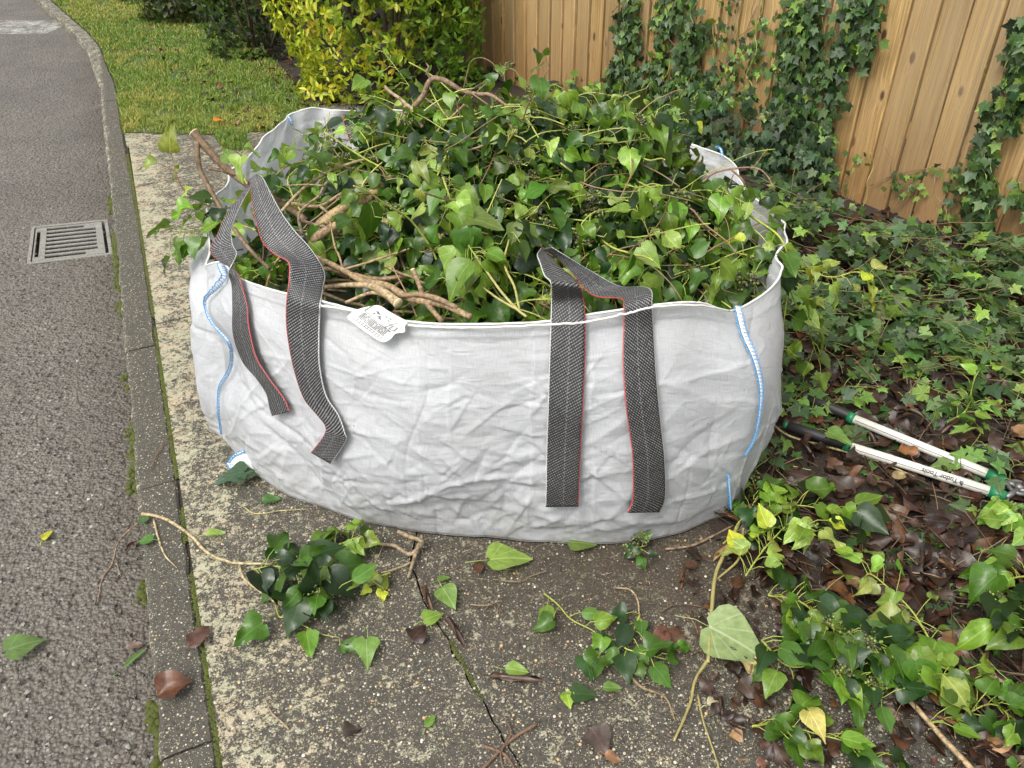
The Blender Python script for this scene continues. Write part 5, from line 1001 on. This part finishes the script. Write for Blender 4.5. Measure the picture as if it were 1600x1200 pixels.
# humus sheet with an uneven edge
hp = [pz(*q)[:2] for q in [(1120, 845), (1150, 870), (1210, 900), (1260, 935), (1310, 960), (1360, 1010), (1410, 1060), (1470, 1110), (1540, 1190), (1600, 1260)]]
hpz = catmull(np.array(hp), 6); hpz = hpz+rng.normal(0, .006, hpz.shape)
poly_sheet('soil', [tuple(p) for p in hpz]+[(3.5, .4), (6, 2), (4.5, 7), (-.2, 9.5), (-1.2, 7), (-.9, 4.6), (-.6, 3.6), (.3, 3.4), (.78, 2.9), (.75, 2.2), (.5, 1.7)], .009, M_SOIL)
lm = MB()
def litter(n, poly, dens, smin, smax, cols, wts, zr=.035, temps=DEAD, mb_=None, flat=.5, mat=0):
    X, Y = px_sample(poly, n, dens); n = len(X); P = np.array([pz(a, b, .012) for a, b in zip(X, Y)]); P[:, 2] += rng.uniform(0, zr, n)
    an = rng.uniform(0, 2*math.pi, n); d = np.stack([np.cos(an), np.sin(an), rng.normal(0, .2, n)], -1); nn = rng.normal(0, flat, (n, 3))*[1, 1, .1]+[0, 0, 1.]
    stamp_mix(mb_, temps, frames(P, d, nn, rng.uniform(smin, smax, n), 1.15), palette(n, cols, wts, .3), mat)
BC = [(.055, .022, .011), (.028, .012, .008), (.11, .045, .018), (.013, .008, .006), (.22, .13, .06), (.05, .033, .024)]
litter(500, [(1160, 270), (1330, 320), (1570, 375), (1700, 400), (1700, 500), (1225, 440)], None, .035, .085, BC, [4, 5, 1.6, 4, .5, 1.5], mb_=lm)
litter(1500, LIT, lambda x, y: np.where(y > 950, .6, 1.), .035, .085, BC, [4, 5, 1.6, 4, .5, 1.5], mb_=lm)
litter(260, [(1050, 850), (1200, 890), (1500, 1130), (1600, 1250), (1150, 1250), (1090, 1000)], None, .015, .05, BC, [4, 4, 1, 3, .5, 1], zr=.008, mb_=lm)
litter(180, [(560, 60), (400, 60), (380, 100), (470, 190), (600, 190), (760, 170)], None, .03, .07, BC, [4, 4, 2, 3, 1, 1], zr=.02, mb_=lm)
litter(120, [(230, 5), (330, 50), (400, 90), (460, 160), (480, 180), (440, 60), (300, 0)], None, .03, .07, BC, [4, 4, 2, 3, 2, 1], zr=.03, mb_=lm)
litter(130, [(250, 60), (480, 205), (380, 205), (200, 60)], None, .025, .05, BC, [4, 4, 2, 1, 2, 1], zr=.02, mb_=lm)
tag(lm.build('leaf_litter', M_DEAD), 'wet brown fallen leaves covering the soil', 'leaf litter', kind='stuff')
# small debris (crumbs, petiole bits) on the damp pavement
dm = MB()
X, Y = px_sample([(560, 850), (1130, 850), (1250, 930), (1350, 1150), (1100, 1200), (800, 1000), (600, 900)], 420)
for a, b in zip(X, Y): p = pz(a, b, .003); q = rand_unit(1)[0]*[1, 1, .05]; L = rng.uniform(.005, .03); dm.tube([p, p+q*L*.5+rng.normal(0, .001, 3)*[1, 1, 0], p+q*L+[0, 0, .001]], rng.uniform(.0004, .0011), 3, tuple(palette(1, [(.2, .14, .08), (.07, .045, .03), (.38, .3, .18)], [2, 3, 1])[0]), 0)
X, Y = px_sample(LIT, 420)
for a, b in zip(X, Y):
    p = pz(a, b, .03); q = rand_unit(1)[0]*[1, 1, .15]; L = rng.uniform(.03, .15); dm.tube(bend_path(p, q, L, 4, 0, .15), rng.uniform(.0006, .0016), 3, tuple(palette(1, [(.2, .14, .08), (.1, .06, .04), (.3, .3, .1)], [2, 3, 1.4])[0]), 0)
gq = [kline[i]-kno[i]*.03 for i in range(len(kline)) if .5 < kline[i][1] < 6]
for _ in range(260):
    b_ = gq[rng.integers(0, len(gq))]; p = np.array([b_[0]+rng.normal(0, .03)-.02, b_[1]+rng.normal(0, .03), RZ+.003]); q = rand_unit(1)[0]*[1, 1, .05]; L = rng.uniform(.004, .028); dm.tube([p, p+q*L*.5, p+q*L+[0, 0, .001]], rng.uniform(.0005, .0016), 3, tuple(palette(1, [(.2, .14, .08), (.06, .04, .03), (.3, .24, .15)], [2, 4, 1])[0]), 0)
tag(dm.build('twig_debris', M_STEM), 'crumbs of twig and stalk scattered over ground', 'debris', kind='stuff')
# ground ivy
gi = MB(); GP = ([(.038, .085, .02), (.06, .12, .026), (.018, .045, .012), (.15, .25, .035), (.08, .125, .045)], [4, 3.4, 3, 1.5, 1.2])
def gden(x, y): return np.clip(1.15-(y-(440+(x-1230)*.26))/120, .09, 1)
def gh(x, y): return np.interp(y, [330, 430, 560, 700], [.2, .15, .08, .03])
GIV = [(1160, 270), (1230, 280), (1330, 320), (1440, 345), (1570, 375), (1700, 400), (1700, 1100), (1500, 1080), (1350, 900), (1215, 800), (1225, 400)]
X, Y = px_sample(GIV, 2050, lambda a, b: gden(a, b)*(.15+.95*sst((vnoise(a/34., b/26., 41)-.3)/.3))); n = len(X); P = np.array([pz(a, b, rng.uniform(.25, 1)*gh(a, b)) for a, b in zip(X, Y)])
# keep in front of the fence
sgn = (P[:, :2]-FR)@FN; P = P[sgn > .012]; X = X[sgn > .012]; n = len(P)
an = rng.uniform(0, 2*math.pi, n); d = np.stack([np.cos(an), np.sin(an), rng.normal(-.25, .25, n)], -1); nn = rng.normal(0, .42, (n, 3))+[0, -.3, 1.]
stamp_mix(gi, LOBE, frames(P, d, nn, rng.uniform(.03, .08, n)), palette(n, *GP), 0)
for i in range(170):
    a, b = px_sample(GIV, 30, gden); p = pz(a[0], b[0], gh(a[0], b[0])*.8)
    if (p[:2]-FR)@FN > .05: gi.tube(bend_path(p, [rng.normal(), rng.normal(), .1], rng.uniform(.1, .3), 6, .02, .2), .0012, 4, (.2, .15, .07), 1)
for i in range(38):
    a, b = px_sample(GIV if i % 3 else LIT, 30, lambda x_, y_: (y_ < 700)*1.); p = pz(a[0], b[0], .02+(.07 if b[0] < 500 else .02))
    if (p[:2]-FR)@FN < .12 or p[0] < .72: continue
    st_m, lf_m = MB(), MB(); sprig(st_m, lf_m, MB(), bend_path(p, [rng.normal(), rng.normal()-.5, .05], rng.uniform(.12, .3), 6, .03, .2), rng.integers(5, 10), rng.uniform(.045, .07), ([(.11, .22, .03), (.06, .13, .03), (.20, .30, .05), (.03, .07, .02)], [3, 4, 1, 2]), .0014, .035, 0., 0, (.25, .28, .07), .3, 1., LOBE, .014)
    for src_, mi_ in ((lf_m, 0), (st_m, 1)):
        for V_, L_, Z_, U__, C_ in zip(src_.V, src_.L, src_.Z, src_.U, src_.C): gi.V.append(V_); gi.L.append(L_+gi.n); gi.Z.append(Z_); gi.U.append(U__); gi.C.append(C_); gi.M.append(np.full(len(Z_), mi_, int))
        gi.n += src_.n
tag(gi.build('ground_ivy', [M_LOBE, M_STEM]), 'small lobed dark ivy leaves carpeting the ground below the fence', 'ivy', kind='stuff')

# climbing ivy on the fence
def climber(label, polys, n, pal=GP, smin=.036, smax=.066, stems=(), off=(.025, .075), dens=None):
    root = empty('climbing_ivy', tuple(pF(*polys[0][0], .03)*[1, 1, 0])); tag(root, label, 'climbing ivy', 'ivy climbing the fence'); a, b = MB(), MB()
    for poly, nn_ in zip(polys, n):
        X, Y = px_sample(poly, int(nn_*1.0), dens or (lambda a, b: .05+1.0*sst((vnoise((a+b*.12)/13., b/80., 31)-.36)/.22) if len(poly) > 4 and nn_ > 100 else a*0+1)); X = X+rng.normal(0, 7, len(X)); k_ = len(X)
        if not k_: continue
        P = np.array([pF(x, y, rng.uniform(*off)) for x, y in zip(X, Y)])
        dn = rng.normal(0, .45, (k_, 3))+[0, 0, -1.]; N3 = np.array([FN[0], FN[1], .45])+rng.normal(0, .38, (k_, 3))
        s = P[:, 2] > .01; stamp_mix(b, LOBE, frames(P, dn, N3, rng.uniform(smin, smax, k_))[s], palette(k_, *pal)[s], 0)
    for poly in polys:
        if len(poly) < 6: continue
        X, Y = px_sample(poly, 8)
        for x, y in zip(X, Y):
            q = [(x, y)]
            for _ in range(6): q.append((q[-1][0]+rng.normal(1, 7), q[-1][1]-rng.uniform(12, 26)))
            q = [pF(*v, rng.uniform(.02, .085)) for v in q]; a.tube(catmull(np.array(q), 4), rng.uniform(.001, .0022), 4, tuple(palette(1, [(.22, .16, .08), (.28, .30, .08)], [1, 1])[0]), 0)
    for st_ in stems:
        P = catmull(np.array([pF(x, y, .03) for x, y in st_]), 6); a.tube(P, .0022, 5, (.22, .16, .08), 0)
    if a.n: a.build('stem', M_STEM, root)
    if b.n: b.build('foliage', M_LOBE, root)
YGP = ([(.16, .27, .05), (.08, .15, .035), (.26, .38, .06), (.05, .09, .03)], [3, 3, 1, 2])
climber('dark ivy column climbing left part of fence, its left edge ragged', [[(976, -10), (1022, -10), (1020, 60), (1005, 130), (1000, 210), (930, 200), (940, 130), (975, 70), (962, 50)]], [520], stems=[[(990, 210), (985, 120), (1000, 40), (1000, -20)], [(950, 150), (948, 80), (955, 25)]])
climber('thick dark ivy column in the middle of the fence behind the bag', [[(1020, -10), (1100, -10), (1095, 40), (1068, 60), (1070, 120), (1050, 220), (1005, 200), (1015, 90)], [(1075, 60), (1120, 20), (1118, 110), (1080, 200), (1050, 210)]], [560, 260], stems=[[(1040, 210), (1035, 100), (1050, -20)], [(1070, 210), (1090, 90), (1080, -20)]])
climber('thin strand of small ivy leaves on bare boards', [[(1132, -10), (1148, -10), (1144, 100), (1132, 100)]], [34], smin=.025, smax=.042, stems=[[(1138, 120), (1137, 50), (1140, -20)]])
climber('slanting yellow green ivy spray on the fence between two dark masses', [[(1172, 15), (1190, 25), (1185, 80), (1180, 150), (1130, 170), (1120, 150), (1150, 90)]], [190], pal=YGP, smin=.025, smax=.045, stems=[[(1120, 190), (1150, 90), (1182, 10)], [(1150, 60), (1200, 25)]])
climber('low spreading ivy mass at the foot of the fence behind the right rim', [[(960, 170), (1040, 180), (1110, 140), (1190, 130), (1225, 170), (1290, 190), (1310, 340), (1200, 345), (1100, 240), (1000, 230)]], [1500], pal=([(.035, .075, .028), (.055, .10, .035), (.022, .05, .02), (.13, .22, .04), (.08, .11, .055)], [3, 3, 3, 1.4, 1.2]), off=(.03, .16), stems=[[(1150, 300), (1170, 200), (1160, 130)]])
climber('widest ivy column on the right half of the fence reaching the top', [[(1228, -10), (1392, -10), (1372, 40), (1362, 80), (1325, 140), (1312, 215), (1296, 330), (1205, 300), (1208, 170), (1215, 60)]], [1150], stems=[[(1255, 300), (1270, 150), (1300, 60), (1320, -20)], [(1255, 160), (1290, 70), (1350, 20), (1380, -15)]], off=(.03, .10))
climber('ivy strand climbing at the right edge of the picture', [[(1620, 20), (1590, 30), (1575, 110), (1540, 160), (1535, 210), (1515, 260), (1500, 330), (1470, 390), (1560, 390), (1560, 330), (1565, 240), (1600, 180), (1640, 120)], [(1575, 300), (1590, 280), (1620, 330), (1590, 340)]], [420, 24], stems=[[(1500, 380), (1530, 280), (1560, 190), (1590, 120), (1610, 30)]], off=(.03, .09))
climber('sparse young ivy tendrils creeping up the clean boards', [[(1305, 250), (1325, 230), (1360, 240), (1335, 300), (1300, 320)], [(1370, 285), (1440, 262), (1470, 258), (1450, 275), (1385, 300)], [(1420, 270), (1445, 280), (1420, 320), (1390, 330)], [(1490, 250), (1510, 270), (1490, 330), (1470, 350)]], [16, 16, 14, 44], pal=YGP, smin=.025, smax=.04, stems=[[(1330, 345), (1320, 290), (1345, 240)], [(1360, 290), (1400, 272), (1460, 262), (1475, 265)], [(1380, 340), (1420, 310), (1436, 285)], [(1480, 350), (1500, 260)]])
climber('ivy fringe along the bottom of the clean boards', [[(1290, 325), (1400, 345), (1490, 352), (1640, 380), (1640, 420), (1400, 400), (1290, 370)]], [330], off=(.03, .2))
climber('wispy low growth at the left end of the fence', [[(742, 105), (765, 100), (800, 120), (790, 165), (740, 150)]], [110], pal=([(.05, .075, .03), (.035, .06, .025)], [1, 1]), smin=.03, smax=.05, stems=[[(790, 130), (792, 80)]])
climber('light green sprig on the pale boards behind the heap', [[(868, 130), (885, 105), (905, 115), (890, 145)]], [18], pal=YGP, stems=[[(880, 170), (885, 110)]])

# ------------------------------------------------------------------ shrubs
def shrub(name, label, c, rad, n, temps, pal, smin, smax, whorl=4, mat=None, stems=12, colf=None, seed=0, group='shrubs beyond the bag'):
    root = empty(name, (c[0], c[1], 0)); tag(root, label, 'shrub', group); a, b = MB(), MB()
    for i in range(stems):
        d = rand_unit(1)[0]; d[2] = abs(d[2])+.5; e = np.array([c[0], c[1], 0])+np.array([d[0]*rad[0], d[1]*rad[1], d[2]*rad[2]])*.8; P = catmull([np.array([c[0]+d[0]*.08, c[1]+d[1]*.08, 0]), (np.array([c[0], c[1], 0])+e)/2+rng.normal(0, .05, 3), e], 5); a.tube(P, np.linspace(.014, .004, len(P)), 6, (.12, .08, .05), 0)
    u = rand_unit(n); u[:, 2] = np.where((u[:, 2] < 0) & (rng.random(n) < .4), -u[:, 2], u[:, 2])
    lump = .8+.34*vnoise(u[:, 0]*3.2+seed+5, u[:, 2]*3.2+u[:, 1]*2+9, seed)+.12*vnoise(u[:, 0]*8+seed, u[:, 2]*8+9, seed+2); rr = lump*(1-rng.random(n)**2.2*.45)
    P = np.array([c[0], c[1], rad[2]*.48])+u*np.array([rad[0], rad[1], rad[2]*.54])*rr[:, None]; lowz = P[:, 2] < rad[2]*.42; P[lowz, :2] = np.array(c[:2])+u[lowz, :2]/(np.linalg.norm(u[lowz, :2], axis=1)[:, None]+1e-9)*np.array(rad[:2])*(rr[lowz]*(.82+.18*np.maximum(P[lowz, 2], 0)/(rad[2]*.42)))[:, None]; P[:, 2] = np.maximum(P[:, 2], .04)
    C = palette(n, *pal) if colf is None else colf(P, u, rr)
    for w_ in range(whorl):
        tl = u+np.array([0, 0, .25])+rng.normal(0, .35, (n, 3)); tl /= np.linalg.norm(tl, axis=1)[:, None]; r_ = np.cross(tl, rand_unit(n)); r_ /= np.linalg.norm(r_, axis=1)[:, None]
        D_ = r_+tl*.45+[0, 0, -.1]; stamp_mix(b, temps, frames(P, D_, tl+rng.normal(0, .15, (n, 3)), rng.uniform(smin, smax, n)), C*(1+rng.normal(0, .08, (n, 1))), 0)
    a.build('stem', M_BARK, root); b.build('foliage', mat or M_SHRUB, root); return root
def ccol(P, u, rr):
    n = len(P); yel = sst((-.62-P[:, 0])/.8+.5+(P[:, 2]-.5)*.35+rng.normal(0, .22, n))*sst((rr-.55)/.3); g = palette(n, [(.11, .25, .025), (.18, .36, .03)], [1, 1], .15); y = palette(n, [(.52, .55, .03), (.42, .50, .035), (.60, .52, .05)], [3, 3, .6], .12); return g*(1-yel[:, None])+y*yel[:, None]
shrub('golden_shrub', 'bright yellow green shrub with star shaped leaf clusters beside the fence end', (-.86, 5.95), (.72, .75, 1.75), 5200, LEAFLET, None, .034, .062, 5, colf=ccol, seed=1)
shrub('golden_shrub', 'small low yellow sprig growing out at the left foot of the golden shrub', tuple(pz(500, 158)[:2]), (.15, .12, .16), 45, LEAFLET, ([(.45, .48, .03), (.3, .4, .03)], [1, 1]), .04, .07, 4, stems=4, seed=2)
shrub('dark_shrub', 'dark shrub with long drooping leaves between the golden shrub and the fence', (-.42, 7.35), (.5, .4, 2.2), 700, LONG, ([(.02, .04, .02), (.035, .06, .03), (.012, .025, .012)], [2, 1, 1]), .12, .2, 4, seed=3)
shrub('dark_shrub', 'dark small leaved evergreen shrub left of the golden shrub', tuple(pz(408, 78)[:2]), (.42, .5, 1.9), 3000, LEAFLET, ([(.018, .035, .012), (.035, .06, .02), (.06, .09, .03)], [3, 2, 1]), .04, .07, 3, seed=4)
shrub('dark_shrub', 'low dark shrub spreading over the edge of the lawn at the top', tuple(pz(325, 22)[:2]), (.62, .7, .55), 2200, LEAFLET, ([(.03, .055, .015), (.06, .09, .025), (.10, .10, .03)], [3, 2, 1]), .04, .08, 3, seed=9)
shrub('dark_shrub', 'dark shrub at the top of the lawn, farthest left of the shrubs', (-3.3, 10.0), (1.5, .8, 2.2), 3900, LEAFLET, ([(.012, .025, .009), (.025, .045, .015)], [3, 2]), .05, .09, 3, seed=5)
shrub('dark_shrub', 'dark evergreen shrub filling in behind the golden shrub', (-1.45, 8.6), (1.3, .8, 2.4), 4200, LEAFLET, ([(.012, .025, .009), (.025, .045, .015)], [3, 2]), .05, .09, 3, seed=6)

# ------------------------------------------------------------------ lopper
root = empty('lopper', tuple(pz(1560, 755, .05))); tag(root, 'long handled lopper with white tubes, green collars and black grips lying in the leaf litter', 'garden tool')
def handle(pts, w_px, lab, text=False):
    """pts: grip end, grip/collar border, tube end, collar end"""
    P = [pz(p[0], p[1], p[2]) for p in pts]; ax = P[-1]-P[0]; L = np.linalg.norm(ax); ax /= L; r = .0138
    h = MB(); h.tube([P[1], (P[1]+P[2])/2, P[2]], r, 14, (1, 1, 1), 0, flat=1.0); ho = h.build('handle', M_WPOLE, root); ho['label'] = lab
    g = MB(); g.tube(np.array([P[0]+ax*t*np.linalg.norm(P[1]-P[0]) for t in (0, .02, .5, .9, 1)]), np.array([.7, 1.1, 1.16, 1.1, 1.08])*r, 14); g.build('grip', M_BLACKR, ho)
    c = MB(); c.tube([P[0]-ax*.012, P[0]-ax*.008, P[0]+ax*.004], np.array([.4, .8, .85])*r, 12); c.build('end_cap', M_GREENP, ho)
    c = MB(); c.tube([P[1]-ax*.006, P[1]+ax*.014], r*1.2, 14); c.build('collar', M_GREENP, ho)
    c = MB(); c.tube([P[2]-ax*.004, P[2]+ax*.02, P[3]], np.array([1.22, 1.25, 1.0])*r, 14); c.build('collar', M_GREENP, ho)
    up = np.array([-.1, -.45, 1.]); up -= ax*(up@ax); up /= np.linalg.norm(up); sdv = np.cross(ax, up)
    lo = up*math.cos(.75)+(-sdv if (-sdv)[1] < 0 else sdv)*math.sin(.75)
    s = MB(); A_ = P[1]+ax*.02; B_ = P[2]-ax*.006; e = lo*(r+.0003); tn = np.cross(ax, lo)*.0009; s.add([A_+e-tn, B_+e-tn, B_+e+tn, A_+e+tn], [0, 1, 2, 3], [4]); s.build('line_marking', M_INK, ho)
    return P, ax, up, sdv, ho, r
handle([(1262, 622, .045), (1328, 652, .05), (1545, 741, .05), (1570, 752, .05)], 26, 'farther handle, partly under an ivy leaf')
P, ax, up, sdv, ho, r = handle([(1230, 665, .04), (1322, 696, .045), (1548, 768, .045), (1572, 777, .045)], 26, 'nearer handle with small printed lettering')
cu = bpy.data.curves.new('lettering', 'FONT'); cu.body = '\u25b2 Tudor Tools' if False else 'Tudor Tools'; cu.size = .0175; cu.offset = .0003; cu.extrude = .0002; cu.align_x = 'LEFT'
to = bpy.data.objects.new('lettering_tmp', cu); S.collection.objects.link(to); dg = bpy.context.evaluated_depsgraph_get(); me = bpy.data.meshes.new_from_object(to.evaluated_get(dg)); bpy.data.objects.remove(to)
to = bpy.data.objects.new('lettering', me); me.materials.append(M_BLACKR); S.collection.objects.link(to)
ax = P[2]-P[1]; ax /= np.linalg.norm(ax); nm = CAM-pz(1480, 735, .06); nm -= ax*(nm@ax); nm /= np.linalg.norm(nm); xd = -ax; yd = np.cross(nm, xd)
st = pz(1496, 752, .045); st = P[2]+ax*((st-P[2])@ax)+nm*(r+.0012)-yd*.0055
Mw = Matrix(((xd[0], yd[0], nm[0], st[0]), (xd[1], yd[1], nm[1], st[1]), (xd[2], yd[2], nm[2], st[2]), (0, 0, 0, 1)))
to.parent = ho; to.matrix_world = Mw; me.transform(Matrix()); to['label'] = 'small black printed lettering'
tri = MB(); b0 = st-xd*.012+yd*.002; tri.add([b0, b0+xd*.009, b0+xd*.0045+yd*.012], [0, 1, 2], [3]); tri.build('emblem', M_INK, ho)
# pivot and blades, running out past the right edge
m = MB(); c = pz(1592, 762, .05); T = np.array([(math.cos(a)*.026, math.sin(a)*.026, 0) for a in np.linspace(0, 2*math.pi, 17)])+c; m.tube(T, .006, 8, cap=False); m.tube([c-[0, 0, .012], c+[0, 0, .012]], .012, 12); m.build('pivot', M_STEEL, root)
for s_, ln in ((1, .2), (-1, .17)):
    m = MB(); t = np.linspace(0, 1, 12); d0 = np.array([.93, -.36, 0]); d1 = np.array([.36, .93, 0]); mid = c+d0*(t*ln)[:, None]+d1*(s_*.03*np.sin(t*math.pi*.8))[:, None]; wd = .018*(1-t*.85)
    G = np.stack([mid+d1*wd[:, None]+[0, 0, .002*s_], mid-d1*wd[:, None]+[0, 0, .002*s_]], 1); m.grid(G); o = m.build('blade', M_STEEL, root); q = o.modifiers.new('t', 'SOLIDIFY'); q.thickness = .003
for (x1, y1, x2, y2) in ((1570, 752, 1590, 760), (1572, 777, 1592, 764)): m = MB(); m.tube([pz(x1, y1, .05), pz(x2, y2, .05)], .008, 8); m.build('arm', M_STEEL, root)
ground_leaf('dark ivy leaf with pale veins resting on the farther white tube end', 1563, 728, 42, -60, (.045, .095, .035), LOBE[0], z=.075, mat=M_LOBE)
ground_leaf('crisp orange brown leaf leaning on the nearer white tube', 1413, 707, 32, 80, (.28, .12, .045), DEAD[4], z=.05, mat=M_DEAD)
ground_leaf('light ivy leaf pair lying on the nearer black grip', 1312, 690, 36, -40, (.14, .25, .05), A0, z=.07)
print('faces', sum(len(o.data.polygons) for o in S.objects if o.type == 'MESH'), 'objs', len(S.objects))
